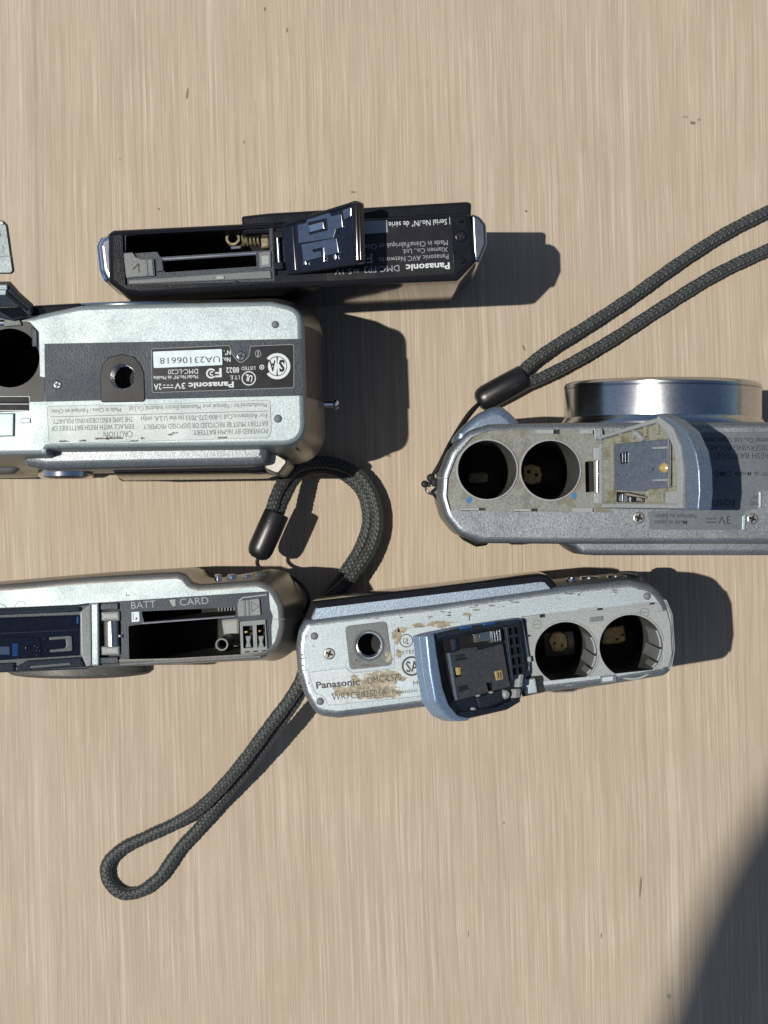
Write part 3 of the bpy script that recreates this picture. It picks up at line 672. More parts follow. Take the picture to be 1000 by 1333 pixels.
    q = MB(); q.solid(D, rp([(787, 569, 2), (830, 556, 0), (866, 538, 3), (884, 546, 8), (904, 562, 14), (916, 588, 20), (920, 612, 20), (921, 640, 10), (919, 664, 3), (900, 664, 0), (788, 662, 2)], 4, 5), bev(.4, .6)+[(0, -1.8), (-.5, -2.3)], OLIVE, wm=BLUEGREY, bottom=True); door = q.build('battery_door', T)
    prism('door_end', D, rp([(866, 538, 2), (884, 546, 8), (904, 562, 14), (916, 588, 20), (920, 612, 20), (921, 640, 10), (919, 664, 2), (901, 664, 2), (901, 612, 10), (897, 582, 14), (886, 556, 12), (866, 543, 1)], 4, 5), .5, 2.6, BLUEGREY, door, .5, k=4)
    prism('door_liner', D, rp([(866, 541, 1), (885, 555, 12), (896, 580, 14), (900, 612, 10), (899, 662, 1), (892, 662, 1), (892, 615, 10), (888, 585, 12), (878, 562, 10), (866, 551, 1)], 3), .5, 2.9, LGREY, door, .25)
    prism('door_wall', D, rp([(790, 567), (868, 543), (868, 549), (790, 572)], 1), .5, 2.4, LGREY, door, .3)
    prism('door_wall', D, rp([(790, 655), (894, 656), (894, 662), (790, 661)], 1), .5, 2.0, LGREY, door, .3)
    prism('contact_plate', D, rp([(804, 578), (878, 571), (877, 635), (848, 637), (843, 640), (805, 638)], 1.5), .6, 1.3, MIRRORBLUE, door, .2)
    for k in range(6): prism('door_rib', D, rect(794.5, 581+15*k, 16, 3.0), .5, 1.5, OLIVE, door, .2)
    prism('door_rib', D, rp([(786, 578), (789, 577), (789, 656), (786, 656)], .8), .5, 1.7, LGREY, door, .2); prism('door_rib', D, rp([(801, 576), (804, 575), (804, 656), (801, 656)], .8), .5, 1.7, OLIVE, door, .2)
    prism('contact_edge', D, rp([(876, 571), (879, 571), (879, 635), (876, 635)], .8), 1.2, 1.9, CHROME, door, .15)
    prism('foam_strip', D, rp([(880, 574), (889, 578), (890, 632), (881, 634)], 1), .6, 1.3, OLIVE, door, .2)
    for y in (583, 625): prism('contact_rib', D, rect(866, y, 20, 3.4, 2), 1.2, 1.9, LGREY, door, .3)
    dome(D, 869, 609, 8, 1.8, BRIGHTGOLD, door, 'contact_bump', 9); dome(D, 855, 611, 3.6, 1.3, CHROME, door, 'contact_bump', 6)
    prism('contact_slot', D, rp([(812, 590), (823, 588), (823, 603), (813, 604)], 1), 1.25, 1.4, NAVY, door, .05)
    for k in range(3): prism('slot_rib', D, rect(815+3.5*k, 596, 1.4, 12), 1.35, 1.55, STEELB, door, .05)
    for x in (811, 823): prism('contact_tick', D, rect(x, 618.5, 4, 1.6, 5), 1.3, 1.5, CHROME, door, .05)
    prism('spring_box', D, rp([(806, 640), (842, 643), (842, 654), (806, 654)], 1), .6, 1.0, BLACK, door, .1)
    for x, w in ((814, 5), (821, 4), (838, 7)): prism('leaf_spring', D, rect(x, 648, w, 11), 1.0, 1.9, CHROME, door, .6)
    prism('spring_arm', D, rp([(822, 640), (850, 646), (849, 650), (822, 646)], 1), 1.0, 2.0, CHROME, door, .3)
    prism('door_pad', D, rp([(846, 643), (868, 641), (868, 654), (846, 654)], 1), .6, 1.3, OLIVE, door, .2); prism('door_pad', D, rp([(871, 640), (891, 638), (891, 656), (871, 656)], 1), .6, 1.5, LGREY, door, .2)
    prism('door_hook', D, rp([(828, 563), (836, 561), (846, 571), (842, 575), (836, 569)], 1), .6, 2.2, LGREY, door, .25)
    for k in range(4): prism('door_rib', D, rp([(812+16*k, 563-4*k), (815+16*k, 562-4*k), (815+16*k, 574-3*k), (812+16*k, 575-3*k)], .5), .5, 1.8, OLIVE, door, .2)
    flat('grime', D, [[(803, 568), (812, 567), (813, 572), (806, 574)], [(868, 556), (880, 556), (882, 564), (870, 561)]], .64, GLUE, door)
    # label and print
    lab = prism('rating_label', F, rp([(843, 666, 3), (905, 662, 0), (905, 563, 2), (1075, 561, 4), (1075, 636, 2), (987, 638, 4), (986, 662, 3), (972, 664, 6), (966, 672, 4), (965, 690, 3), (846, 689, 4)], 2), -.02, .08, LABELG, T, .04)
    for y in (563.6, 627.0, 631.5, 638.0): flat('label_line', F, [[(905, y), (1075 if y < 630 else 986, y-.6), (1075 if y < 630 else 986, y+.4), (905, y+1)]], .1, OUTL, lab)
    prism('label_ridge', F, rp([(988, 640), (991.5, 640), (991, 661), (988, 661)], 1), 0, .5, SILVER, T, .2); prism('label_ridge', F, rp([(966, 672), (971, 668), (970, 690), (966, 690)], 1), 0, .5, SILVER, T, .2)
    A = 180.0; n = .11
    text('Matsushita Electric Industrial Co., Ltd. Osaka Japan', F, 993, 573.4, 154, 6.4, A, INKK, lab, n, .01)
    text('OBSERVING POLARITY.', F, 956, 583.2, 95, 8, A, INKK, lab, n); text('FRESH BATTERIES OF', F, 959, 593.4, 92, 8, A, INKK, lab, n)
    text('DMC-L', F, 936.5, 617.3, 29, 7.4, A, INKK, lab, n, .015); text('Model No./N° de Modèle', F, 995, 617, 79, 5.6, A, INKK, lab, n, .01)
    text('EQ5DB0', F, 935.5, 654.6, 42, 8, A, INKK, lab, n, .01); text('NO', F, 980.5, 655.5, 9, 6, A, INKK, lab, n); text('N°', F, 981.5, 647.5, 8, 6, A, INKK, lab, n)
    text('3V', F, 943, 677, 16, 11, A, INKK, lab, n); flat('current_mark', F, [rect(926, 679.8, 13, 1.6)]+[rect(921.5+4.5*k, 675.4, 3.2, 1.5) for k in range(3)], n, INKK, lab)
    text('Made in Japan', F, 873.5, 680.4, 42, 6, A, INKK, lab, n, .01); text('Fabriqué au Japon', F, 880, 672.4, 53, 6, A, INKK, lab, n, .01)
    screw(F, 831.8, 674, 8.4, T); screw(F, 979.8, 675.4, 8, T)
    # front grip, lens, back, lug
    q = MB(); q.solid(Hz(58), rp([(586, 575, 10), (606, 552, 20), (622, 538, 18), (640, 530, 12), (654, 529, 10), (664, 537, 12), (676, 549, 6), (676, 575, 4)], 6, 5), bev(2.2, 0, 5)+[(.2, -20), (-1, -52)], BLUEGREY, bottom=True); q.build('front_grip', T)
    ly = P(0, 548, Z).y; c = Vector((76.4, ly-6, 32.0))
    q = MB(); q.lathe(c, (0, 1, 0), [(27.9, 0), (27.9, 6.0), (27.7, 6.8), (27.2, 7.4), (26.9, 8.0)], BRUSHED, 96); q.build('lens_base', T)
    q = MB(); y1 = P(0, 490, 59).y-c.y
    q.lathe(c, (0, 1, 0), [(26.9, 6.0), (26.9, y1-.9), (26.4, y1-.3), (25.6, y1), (24.2, y1), (23.6, y1-1.0), (23.2, y1-3)], BRUSHED, 128); lb = q.build('lens_barrel', T)
    q = MB(); q.lathe(c, (0, 1, 0), [(26.95, y1-2.0), (26.98, y1-1.9), (26.98, y1-1.6), (26.95, y1-1.5)], STEEL, 96); q.build('barrel_groove', lb)
    q = MB(); q.solid(Hz(58.6), rp([(733, 690, 2), (735, 708, 4), (748, 713, 8), (758, 722, 8), (776, 723, 6), (1095, 723, 8), (1095, 690, 2)], 4), bev(1.5, 0, 4)+[(.2, -25), (-.5, -54)], SILVER_BLUE, bottom=True); q.build('screen_panel', T)
    prism('zoom_lever', Hz(36), rp([(596, 696), (640, 700), (634, 710, 4), (620, 712, 4), (603, 703, 4)], 2), -8, 0, BLACK, T, .8)
    ring = []
    for k in range(33): a = 2*math.pi*k/32; ring.append(P(564, 634, 34)+Vector((2.1*math.cos(a), 1.9*math.sin(a), .5*math.sin(a))))
    q = MB(); q.tube(ring, .38, CHROME, 8); q.build('strap_lug', T)
    prism('lug_base', Hz(36), rp([(560, 640), (572, 630), (578, 652), (572, 656)], 3), -7, 0, GLOSSB, T, .8)
lens_camera()

# ---------------------------------------------------------------- worn silver camera (lower middle)
def worn_camera():
    Z = 62.0; F = Hz(Z); T = thing('digital_camera', 'scuffed silver camera with brown glue residue on its label', 'camera', P(640, 840, 0), 'compact cameras lying on the wood')
    h1, h2 = circ(737, 850.4, 40.6, 44), circ(821.8, 841.6, 41.2, 44)
    bay = rp([(679, 802, 2), (866, 782.5, 4), (874, 800, 6), (877, 845, 10), (873, 868, 4), (860, 871, 0), (708, 887, 2), (703, 884, 2), (686, 886, 2)], 2)
    o = rp([(397, 806, 12), (560, 786, 0), (720, 764, 0), (822, 754, 30), (852, 762, 30), (870, 783, 30), (878, 815, 20), (880, 850, 20), (872, 879, 18), (786, 893, 0), (707, 902, 0), (559, 920, 0), (494, 929, 0), (440, 935.5, 20), (412, 932, 24), (396, 905, 30), (387, 873, 30), (385, 842, 30), (388, 822, 12)], 6, 6)
    trip = circ(480, 840, 16.5, 32)
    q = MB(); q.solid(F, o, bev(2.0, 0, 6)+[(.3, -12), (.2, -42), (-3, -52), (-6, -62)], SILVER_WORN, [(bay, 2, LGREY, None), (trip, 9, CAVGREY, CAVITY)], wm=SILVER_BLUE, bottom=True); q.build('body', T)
    q = MB(); q.solid(Hz(61.2), rp([(405, 783, 6), (540, 767, 0), (704, 747.5, 8), (714, 749, 8), (727, 763, 8), (722, 778), (560, 798), (399, 818, 4), (397, 804, 8)], 5, 5), bev(2.0, 0, 6)+[(.2, -20), (-1.0, -50)], BANDBLUE, wm=GLOSSB, bottom=True); q.build('back_cover', T)
    q = MB(); q.solid(F, rp([(677, 800, 2), (868, 780.5, 4), (876, 800, 6), (879, 845, 10), (875, 870, 4), (860, 873, 0), (708, 889, 2), (684, 888, 2)], 2), [(0, -.5), (0, -1.6)], LGREY, [(h1, 50, CAVGREY, CAVITY), (h2, 50, CAVGREY, CAVITY)]); b = q.build('battery_bay', T)
    for cx, cy, r in ((737, 850.4, 43), (821.8, 841.6, 43.6)):
        prism('well_rim', F, circ(cx, cy, r, 44), -.5, -.2, LGREY, b, .1, holes=[(circ(cx, cy, r-2.3, 44), .4, CAVGREY, None)])
    for cx, cy, r in ((737, 850.4, 40.4), (821.8, 841.6, 41)):   # curved liner strips on the well wall
        p = P(cx, cy, Z); rr = r*(DIST-Z)/FPX
        for a0, a1, z0, z1 in ((-30, 2, -3, -24), (6, 28, -2, -30), (33, 44, -1.5, -16)):
            k = MB(); m_ = 8; ring_ = []
            for rad, z in ((rr, z0), (rr-.45, z0), (rr-.45, z1), (rr, z1)):
                ring_ += [p+Vector((rad*math.cos(R(-(a0+(a1-a0)*i/m_))), rad*math.sin(R(-(a0+(a1-a0)*i/m_))), z)) for i in range(m_+1)]
            fs = []
            for j in range(3): fs += [[j*9+i, j*9+i+1, j*9+10+i, j*9+9+i] for i in range(m_)]
            fs += [[0, 9, 18, 27], [8, 17, 26, 35]]
            k.add(ring_, fs, LGREY); k.build('well_liner', b)
    Fl = Hz(13)
    prism('contact_seat', Fl, rp([(706, 823), (747, 820), (750, 853), (709, 856)], 3), -1, .8, BLACK, T, .3)
    c = prism('battery_contact', Fl, rp([(712, 833), (718, 822), (730, 820), (739, 827), (740, 843), (732, 849), (718, 849)], 4), .5, 1.6, BRASS, T, .5)
    for x, y in ((721, 837), (731, 840)): flat('contact_dimple', Fl, [circ(x, y, 1.8, 10)], 1.64, CAVITY, c)
    c = prism('battery_contact', Fl, rp([(781, 836), (786, 817), (812, 812), (815, 834), (806, 838), (784, 840)], 4), .2, 1.4, BRASS, T, .5)
    for x, y in ((803, 832), (810, 826)): flat('contact_dimple', Fl, [circ(x, y, 1.8, 10)], 1.44, CAVITY, c)
    # bay tabs and marks
    for poly in (rp([(681, 803), (703, 800), (703, 804), (681, 807)], 1), rp([(753, 793), (778, 790), (778, 794), (753, 797)], 1), rp([(822, 786), (846, 783.5), (846, 787), (822, 790)], 1)):
        prism('bay_tab', F, poly, -.5, .1, LGREY, b, .1)
    for x, y in ((706, 801), (781, 791.5), (849, 784)): prism('bay_notch', F, rect(x, y, 7, 6, 6), -.5, -.3, CAVITY, b, .02)
    prism('bay_pad', F, rp([(768, 804), (785, 802), (785, 808), (768, 810)], 1), -.5, -.1, MGREY, b, .1)
    prism('bay_pad', F, rp([(781, 880), (802, 878), (803, 888), (782, 890)], 1.5), -.4, .35, MGREY, b, .15)
    prism('bay_pad', F, rp([(784, 881.5), (798, 880), (798, 886), (784, 887.5)], 1), .3, .5, LABELS, b, .1)
    prism('side_block', F, rp([(853, 796), (868, 794), (873, 812), (875, 850), (871, 868), (862, 869), (865, 830)], 2), -.5, .1, LGREY, b, .2)
    for x, y in ((699.5, 813), (839.5, 797.5)): flat('polarity_mark', F, [arc(x, y, 5.2, 6.1, 0, 359.9), rect(x, y, 8, 1, 6)], -.45, MGREY, b)
    # tripod socket
    tp = prism('tripod_socket', F, rp([(449, 815), (503.5, 808.5), (510.5, 866), (455.5, 872)], 6), 0, .25, MGREY, T, .12, holes=[(circ(480, 840, 17.5, 32), .4, CAVGREY, None)])
    q = MB(); c = P(480, 840, Z); q.lathe(c, (0, 0, 1), [(3.45, -.3), (3.45, .5), (3.7, .65), (4.0, .5), (4.1, .2)], MGREY, 32); q.build('socket_collar', tp)
    th = MB()
    for k in range(7): th.lathe(c+Vector((0, 0, -.3-k*.9)), (0, 0, -1), [(3.3, 0), (2.95, .45), (3.3, .9)], CHROME, 32)
    th.build('socket_thread', tp)
    screw(F, 428.8, 851, 8.2, T)
    for x, y in ((409.4, 828), (417, 913), (842.6, 776)): dome(F, x, y, 5, .5, RUBBER, T)
    # labels
    st = rp([(401, 875, 4), (450, 869, 5), (459, 876, 5), (513, 870, 4), (514, 820, 3), (600, 809, 3), (610, 900, 3), (428, 918.5, 4), (421, 906, 5), (410, 902, 5)], 3)
    lab = prism('rating_label', F, st, 0, .07, LABELW, T, .03); outline('label_border', F, st, .10, .08, OUTL, lab)
    A = 5.2; n = .1
    text('Panasonic', F, 440, 889.3, 57, 8.8, A, INKK, lab, n, .03); text('DMC-LS70', F, 500.5, 883, 44, 9, A+2, INKK, lab, n)
    text('WR7CB02506R', F, 468, 904, 72, 8.6, A, INKK, lab, n); text('Panasonic AVC', F, 537, 898.5, 52, 5.6, A, INKK, lab, n); text('Made', F, 548, 888.5, 20, 6, A, INKK, lab, n)
    flat('logo_ring', F, [arc(529, 834, 7.6, 8.8, 0, 359.9, 36)], n, INKK, lab); text('UL', F, 529, 834, 8, 8, -10, INKK, lab, n, .01)
    text('LISTED 8B22', F, 540, 848, 45, 5, A, INKK, lab, n); text('I.T.E.', F, 548, 836, 14, 5, A, INKK, lab, n)
    flat('logo_ring', F, [arc(536, 867, 10.5, 13, 40, 325, 36)], n, INKK, lab); text('SA', F, 537, 867, 17, 14, A, INKK, lab, n, .02)
    rnd = random.Random(5)
    def blob(x, y, w, h, m_, nn=.12, par=lab, name='glue_patch'):
        pts = []
        for k in range(18):
            a = 2*math.pi*k/18; r_ = rnd.uniform(.7, 1.1); pts.append((x+w*r_*math.cos(a), y+h*r_*math.sin(a)))
        pts = [(px_+rnd.uniform(-1, 1)*min(w, h)*.16, py_+rnd.uniform(-1, 1)*min(w, h)*.16) for px_, py_ in smooth(pts, 4)]
        flat(name, F, [pts], nn, m_, par)
    blob(480, 899, 46, 11, GLUE, .075); blob(500, 886, 34, 12, GLUE, .078); blob(527, 891, 15, 5, LABELS, .082); blob(535, 901, 12, 5, LABELS, .083); blob(462, 884, 6, 7, GLUE, .08)
    blob(517, 828, 7, 11, GLUE); blob(524, 820, 7, 4, GLUE); blob(572, 812.5, 17, 5.5, GLUE); blob(506, 856, 5, 9, GLUE, .28); blob(519, 851, 5, 6, GLUE); blob(545, 814, 9, 3, GLUE, .08)
    blob(466, 860, 4, 3, INKD, .28); blob(482, 866, 14, 1.6, INKD, .28); blob(460, 864, 3, 2, INKD, .28); blob(608, 800, 6, 2.5, GLUE, .03, T, 'chipped_spot'); blob(611, 805, .8, 5, INKD, .03, T, 'chipped_spot')
    for x, y, w, h in ((399, 828, 1.5, 1), (408, 841, 2, .7), (402, 889, 1, 1.4), (391, 852, 4, 1), (393, 857, 3, .8), (620, 794, 6, 1), (585, 801, 3, 1.2), (560, 803, 4, .9), (640, 788, 5, 1), (671, 784, 7, .8), (742, 773, 8, .9), (800, 768, 6, .8)): blob(x, y, w, h, INKD, .03, T, 'chipped_spot')
    for k in range(46):
        side = rnd.random()
        if side < .35: x, y = rnd.uniform(388, 398), rnd.uniform(825, 905)
        elif side < .7: x = rnd.uniform(430, 700); y = 801-(x-560)*.135+rnd.uniform(-5, 6)
        else: x = rnd.uniform(720, 860); y = 769-(x-780)*.1+rnd.uniform(-4, 6)
        blob(x, y, rnd.uniform(.8, 4.0), rnd.uniform(.35, .9), INKD, .03, T, 'chipped_spot')
    # door
    D = tilted((684, 803, Z+.8), (692, 884, Z+.8), (550, 860, Z+24))
    dpoly = rp([(545, 828, 2), (556, 824, 0), (600, 815, 0), (640, 809, 0), (668, 805, 3), (680, 806, 3), (688, 868, 3), (676, 913, 4), (655, 925, 8), (630, 931, 0), (604, 937, 10), (586, 939, 10), (570, 932, 12), (557, 914, 14), (550, 875, 10)], 4, 5)
    q = MB(); q.solid(D, dpoly, bev(.4, .4)+[(0, -2.2), (-.6, -2.8)], NAVY, wm=SKYTINT, bottom=True); door = q.build('battery_door', T)
    prism('door_end', D, rp([(545, 828, 2), (556, 825, 2), (561, 860, 10), (567, 895, 14), (575, 917, 12), (587, 931, 8), (602, 934, 3), (600, 938, 3), (586, 939, 8), (570, 932, 12), (557, 914, 14), (550, 875, 10)], 4, 5), .3, 3.0, SKYTINT, door, .7, k=4)
    prism('door_wall', D, rp([(558, 826), (600, 816), (668, 806), (669, 813), (602, 823), (560, 833)], 1), .3, 2.2, DGREY, door, .4)
    for x, y in ((599, 817), (629, 812)): prism('wall_clip', D, rect(x, y, 15, 3.4, 8), 2.0, 2.6, BLUEP, door, .3)
    prism('door_wall', D, rp([(586, 928), (612, 924, 6), (640, 920, 6), (668, 908, 2), (672, 913, 2), (654, 924, 6), (628, 930, 0), (600, 936, 3), (589, 936, 2)], 2), .3, 2.0, NAVY, door, .4)
    prism('contact_plate', D, rp([(579, 850, 1), (594, 847, 1), (598, 844, 1), (616, 842, 1), (619, 846, 1), (650, 838, 1), (660, 894, 1), (635, 900, 1), (590, 912, 1)], 1), .4, 1.4, DOORGREY, door, .25,
          holes=[(rp([(586, 869), (594, 867), (596, 880), (588, 882)], 1), 0.85, BLACK, BLACK), (rp([(628, 889), (635, 888), (637, 900), (631, 900)], .6), .85, BLACK, CAVITY)])
    prism('plate_edge', D, rp([(579, 850), (581, 850), (591, 911), (589, 912)], .5), 1.0, 1.6, BLUEGREY, door, .15)
    prism('battery_contact', D, rp([(589, 869), (594, 868), (595, 878), (591, 879)], .8), .5, 1.7, BRIGHTGOLD, door, .2); prism('battery_contact', D, rp([(639, 874), (648, 872), (650, 884), (641, 886)], .8), 1.3, 1.6, BRIGHTGOLD, door, .1)
    for k in range(2): prism('contact_slit', D, rect(643.5+3*k, 879, 1.2, 8, 6), 1.6, 1.64, BLACK, door, .02)
    dome(D, 600, 870, 5, .9, DGREY, door, 'plate_boss'); dome(D, 635, 857, 2, .9, LGREY, door, 'plate_boss')
    for (x0, y0, x1, y1) in ((586, 860, 600, 857), (592, 900, 603, 896), (587, 855, 598, 853), (591, 896, 602, 893)):
        k = MB(); k.tube([D.T(*D.uv(x0, y0), 1.5), D.T(*D.uv(x1, y1), 1.5)], .32, DGREY, 8); k.build('plate_rib', door)
    for x, y in ((587, 860), (592, 900), (620, 905), (637, 901)): dome(D, x, y, 2.6, 1.3, LGREY, door, 'plate_pin')
    prism('door_recess', D, rp([(566, 836), (586, 832), (588, 846), (578, 849), (588, 914), (583, 918), (570, 880)], 1), .35, .5, CAVITY, door, .05)
    prism('recess_wall', D, rp([(584, 832), (588, 831), (590, 846), (586, 847)], .6), .4, 1.6, DGREY, door, .2)
    prism('spring_box', D, rp([(596, 829), (648, 818), (650, 836), (618, 842), (598, 842)], 1), .4, .6, CAVITY, door, .05)
    prism('spring_plate', D, rp([(612, 825), (634, 821), (634, 834), (613, 837)], 1), .6, 1.6, STEEL, door, .3)
    prism('leaf_spring', D, rp([(611, 826), (618, 825), (619, 836), (612, 837)], 1), 1.5, 2.0, SCREW, door, .3)
    for k in range(4): prism('leaf_spring', D, rect(635+3.4*k, 829-.6*k, 1.6, 15, 6), .6, 1.9, CHROME, door, .3)
    grid = MB()
    holes = []
    for r_ in range(5):
        for c_ in range(2): holes.append((rect(659.5+7.5*c_+1.4*r_, 822+13*r_-1.2*c_, 5.4, 9.4, 6), 1.1, BLACK, CAVITY))
    grid.solid(D, rp([(653, 816), (670, 812), (680, 878), (662, 886)], 1), bev(.15, 1.6)+[(0, .3)], DGREY, holes); grid.build('rib_grid', door)
    prism('door_pad', D, rp([(618, 908, 4), (650, 898, 4), (654, 912, 4), (622, 924, 4)], 3), .4, 1.0, DGREY, door, .3)
    dome(D, 655, 904, 5, 1.8, LGREY, door, 'door_hook', 7); dome(D, 614, 923, 3, 1.4, LGREY, door, 'door_hook'); prism('door_hook', D, rp([(664, 897), (671, 896), (670, 908), (663, 909)], 1.5), .4, 2.2, LGREY, door, .3); prism('door_hook', D, rp([(670, 878), (675, 877), (673, 894), (668, 895)], 1.5), .4, 2.2, LGREY, door, .3)
    # hinge and latch in front of it
    hp = MB(); rod(hp, P(676, 820, Z+1.2), P(684, 868, Z+1.2), .7, STEEL); rod(hp, P(680, 819, Z+.9), P(688, 867, Z+.9), .5, CHROME); hp.build('hinge_pin', T)
    for x, y in ((674, 817), (683, 858), (681, 870)): prism('hinge_knuckle', F, rect(x+2, y, 12, 7, 6), .2, 1.8, LGREY, T, .3)
    prism('hinge_block', F, rp([(683, 805), (686, 826), (692, 828), (684, 830), (681, 806)], .8), -.4, .3, DGREY, T, .1)
    prism('latch_recess', F, rp([(676, 882), (706, 879), (709, 901), (680, 907)], 1), -.2, .15, CAVITY, T, .05)
    prism('latch', F, rp([(681, 884), (697, 882), (700, 902), (683, 904)], 2.5), 0, 1.0, SILVER_WORN, T, .4)
    # control buttons on the back, seen over the top edge
    for x, w, zz in ((744, 12, 44), (768, 24, 40), (803, 24, 44)):
        q = MB(); c = P(x, 757-(x-744)*.05, zz); q.lathe(Vector((c.x, c.y-3.5, zz)), (0, 1, 0), [(w/2*.21+.3, 0), (w/2*.21+.3, 3.8), (w/2*.21, 4.6), (.01, 4.8)], CHROME, 24); q.build('control_button', T)
    q = MB(); c = P(818, 753, 34); q.lathe(Vector((c.x, c.y-4, 34)), (0, 1, 0), [(3.8, 0), (3.8, 4.2), (3.2, 5.4), (2, 6), (.01, 6.1)], SILVER_BLUE, 28); q.build('mode_dial', T)
    flat('body_seam', F, [[(386.5, 873), (401, 871.5), (401, 872.3), (386.5, 873.8)]], .03, OUTL, T)
worn_camera()

# ---------------------------------------------------------------- silver camera with dark bay (lower left)
def dark_bay_camera():
    Z = 58.0; F = Hz(Z); T = thing('digital_camera', 'silver camera with dark bay marked BATT and CARD, door laid open flat', 'camera', P(170, 815, 0), 'compact cameras lying on the wood')
    bay = rp([(119, 785, 1), (350, 769.5, 2), (352, 793, 2), (355.5, 802, 2), (353.5, 815, 2), (354.5, 844, 3), (343, 855, 3), (155, 865.5, 1), (120, 866.5, 1)], 1.5)
    o = rp([(-95, 769, 20), (0, 761, 0), (120, 751, 0), (232, 744.5, 10), (242, 748, 6), (250, 758, 8), (260, 760.5, 6), (338, 755, 30), (358, 764, 30), (370, 788, 30), (372, 815, 30), (366, 840, 26), (352, 855, 24), (330, 860, 10), (228, 866, 0), (118, 868.5, 0), (0, 873, 0), (-95, 878, 20)], 5, 6)
    q = MB(); q.solid(F, o, bev(1.8, 0, 5)+[(1.6, -8), (3.4, -20), (3.9, -32), (3.0, -46), (-.5, -58)], SILVER, [(bay, 1.6, DGREY, None)], wm=SILVER_SIDE, bottom=True, bulge=lambda x, y: max(0.0, min(1.0, (x+38)/10))); q.build('body', T)
    bat = rp([(167, 815), (186, 812.5), (306, 803.5), (312, 810), (313, 854), (168, 864)], 1.5); card = rp([(184, 796), (306, 790.5), (307, 801), (187, 810)], 1.5)
    pit = rp([(131, 795), (157, 794), (158, 855), (132, 856)], 1)
    q = MB(); q.solid(F, rp([(117, 783), (352, 768), (354, 793), (357.5, 802), (355.5, 815), (356.5, 845), (344, 857), (155, 867.5), (118, 868)], 1.5), [(0, -.5), (0, -1.4)], DGREY, [(bat, 46, CAVITY, CAVITY), (card, 30, CAVITY, CAVITY), (pit, 3, BLACK, BLACK), (rp([(316, 815), (329, 814), (330, 843), (317, 844)], 1), 3, BLACK, CAVITY), (rp([(334, 813.5), (345, 812.5), (346, 842), (335, 843)], 1), 3, BLACK, CAVITY)]); b = q.build('battery_bay', T)
    prism('divider', F, [(186, 811), (306, 802), (306, 803.2), (186, 812.6)], -8, -.2, CHROME, b, .05)
    for k in range(7): prism('card_pin', F, rect(284+4*k, 793-.2*k, 2.2, 7, 4), -6, -2, MGREY, b, .1)
    ls = prism('symbol_sticker', F, rp([(171, 797), (181, 796.3), (181.5, 809), (171.5, 810)], .6), -.5, -.42, LABELS, b, .02)
    flat('arrow', F, [[(176, 805), (179, 803), (178.5, 807), (176.3, 807)], rect(173.2, 803, .8, 10, 3)], -.40, INKK, ls)
    text('BATT', F, 186.5, 787, 32, 9.4, 4, LGREY, b, -.42, .0); text('CARD', F, 252.5, 782.6, 38, 9.4, 4, LGREY, b, -.42, .0)
    flat('card_symbol', F, [[(220, 781), (228, 780.4), (228.4, 789), (224.4, 789.4), (222.5, 786)]], -.44, LGREY, b)
    la = prism('latch', F, rp([(309, 782, 5), (338, 778.5, 1), (340, 801, 1), (310, 803, 1)], 1.5), -.5, .3, LATCHGREY, T, .25)
    prism('latch_rib', F, rect(318.5, 791, 3, 20, 4), .2, .55, MGREY, la, .1); prism('latch_rib', F, rect(324, 790.6, 2, 20, 4), .2, .55, MGREY, la, .1)
    outline('arrow', F, [(327, 783), (338, 789), (328, 797)], .12, .34, BLACK, la)
    tb = prism('terminal_block', F, rp([(312, 809, 3), (346, 806, 2), (349, 849, 2), (314, 852, 2)], 1.5), -.5, .2, LATCHGREY, T, .2,
        holes=[(rp([(316, 815), (329, 814), (330, 843), (317, 844)], 1), .75, BLACK, None), (rp([(334, 813.5), (345, 812.5), (346, 842), (335, 843)], 1), .75, BLACK, None)])
    for x, y in ((320.5, 823), (337.5, 821.8)): prism('gold_contact', F, rect(x, y, 5, 3, 8), -2.6, -.8, GOLD, tb, .3)
    for x in (323.5, 340): prism('slot_tongue', F, rp([(x-4, 828), (x+4, 827.5), (x+2.4, 836), (x+4.5, 843), (x-4, 843.5), (x-2.4, 836)], .8), -2.6, 0, LATCHGREY, tb, .3)
    for k in range(3): prism('bay_step', F, rect(322+11*k, 848.5-.7*k, 8, 3, 5), -.5, .2, DGREY, b, .15)
    prism('bay_rail', F, rp([(156, 864), (340, 853.5), (340, 855.6), (156, 866)], .5), -.5, .2, MGREY, b, .1); prism('bay_edge', F, rp([(310, 781.5), (316, 777), (348, 773), (348, 775), (317, 779), (312, 783)], .5), -.5, .1, LGREY, b, .1)
    coil('contact_spring', P(289, 839, 14), (0, 0, 1), 1.35, .28, 5, 6, CHROME, T)
    prism('contact_housing', Hz(14), rp([(288, 806), (312, 804), (313, 858), (298, 860), (292, 830)], 4), -2, 1.0, LGREY, T, .8)
    q = MB(); q.lathe(P(289, 839, 36), (0, 0, 1), [(1.25, -20), (1.3, 0), (1.6, .15), (1.75, 0), (1.75, -20)], LGREY, 24); q.build('contact_post', T)
    # hinge
    prism('hinge_bar', F, rp([(117, 785), (129.5, 784.6), (130, 866), (118, 866.6)], 1.5), -1, 1.4, SILVER, T, .4)
    for a, c in ((796, 808.5), (841, 853)): prism('hinge_knuckle', F, rp([(132, a+.5), (156, a-.6), (156.5, c-.6), (132.5, c)], 1.5), -3, .7, LGREY, T, .7, k=4)
    q = MB(); rod(q, P(145, 808, Z-.2), P(146, 842, Z-.2), 2.0, SILVER_SIDE); rod(q, P(145, 808, Z+.6), P(146, 842, Z+.6), 1.25, CHROME); q.build('hinge_pin', T)
    for a, c in ((785, 794), (855.5, 864)): prism('hinge_block', F, rp([(131, a+.6), (154, a-.6), (154.5, c-.6), (131.5, c)], 1), -.8, .5, DGREY, T, .2)
    prism('hinge_stop', F, rect(157, 828, 5, 4), -.5, .5, CHROME, T, .3)
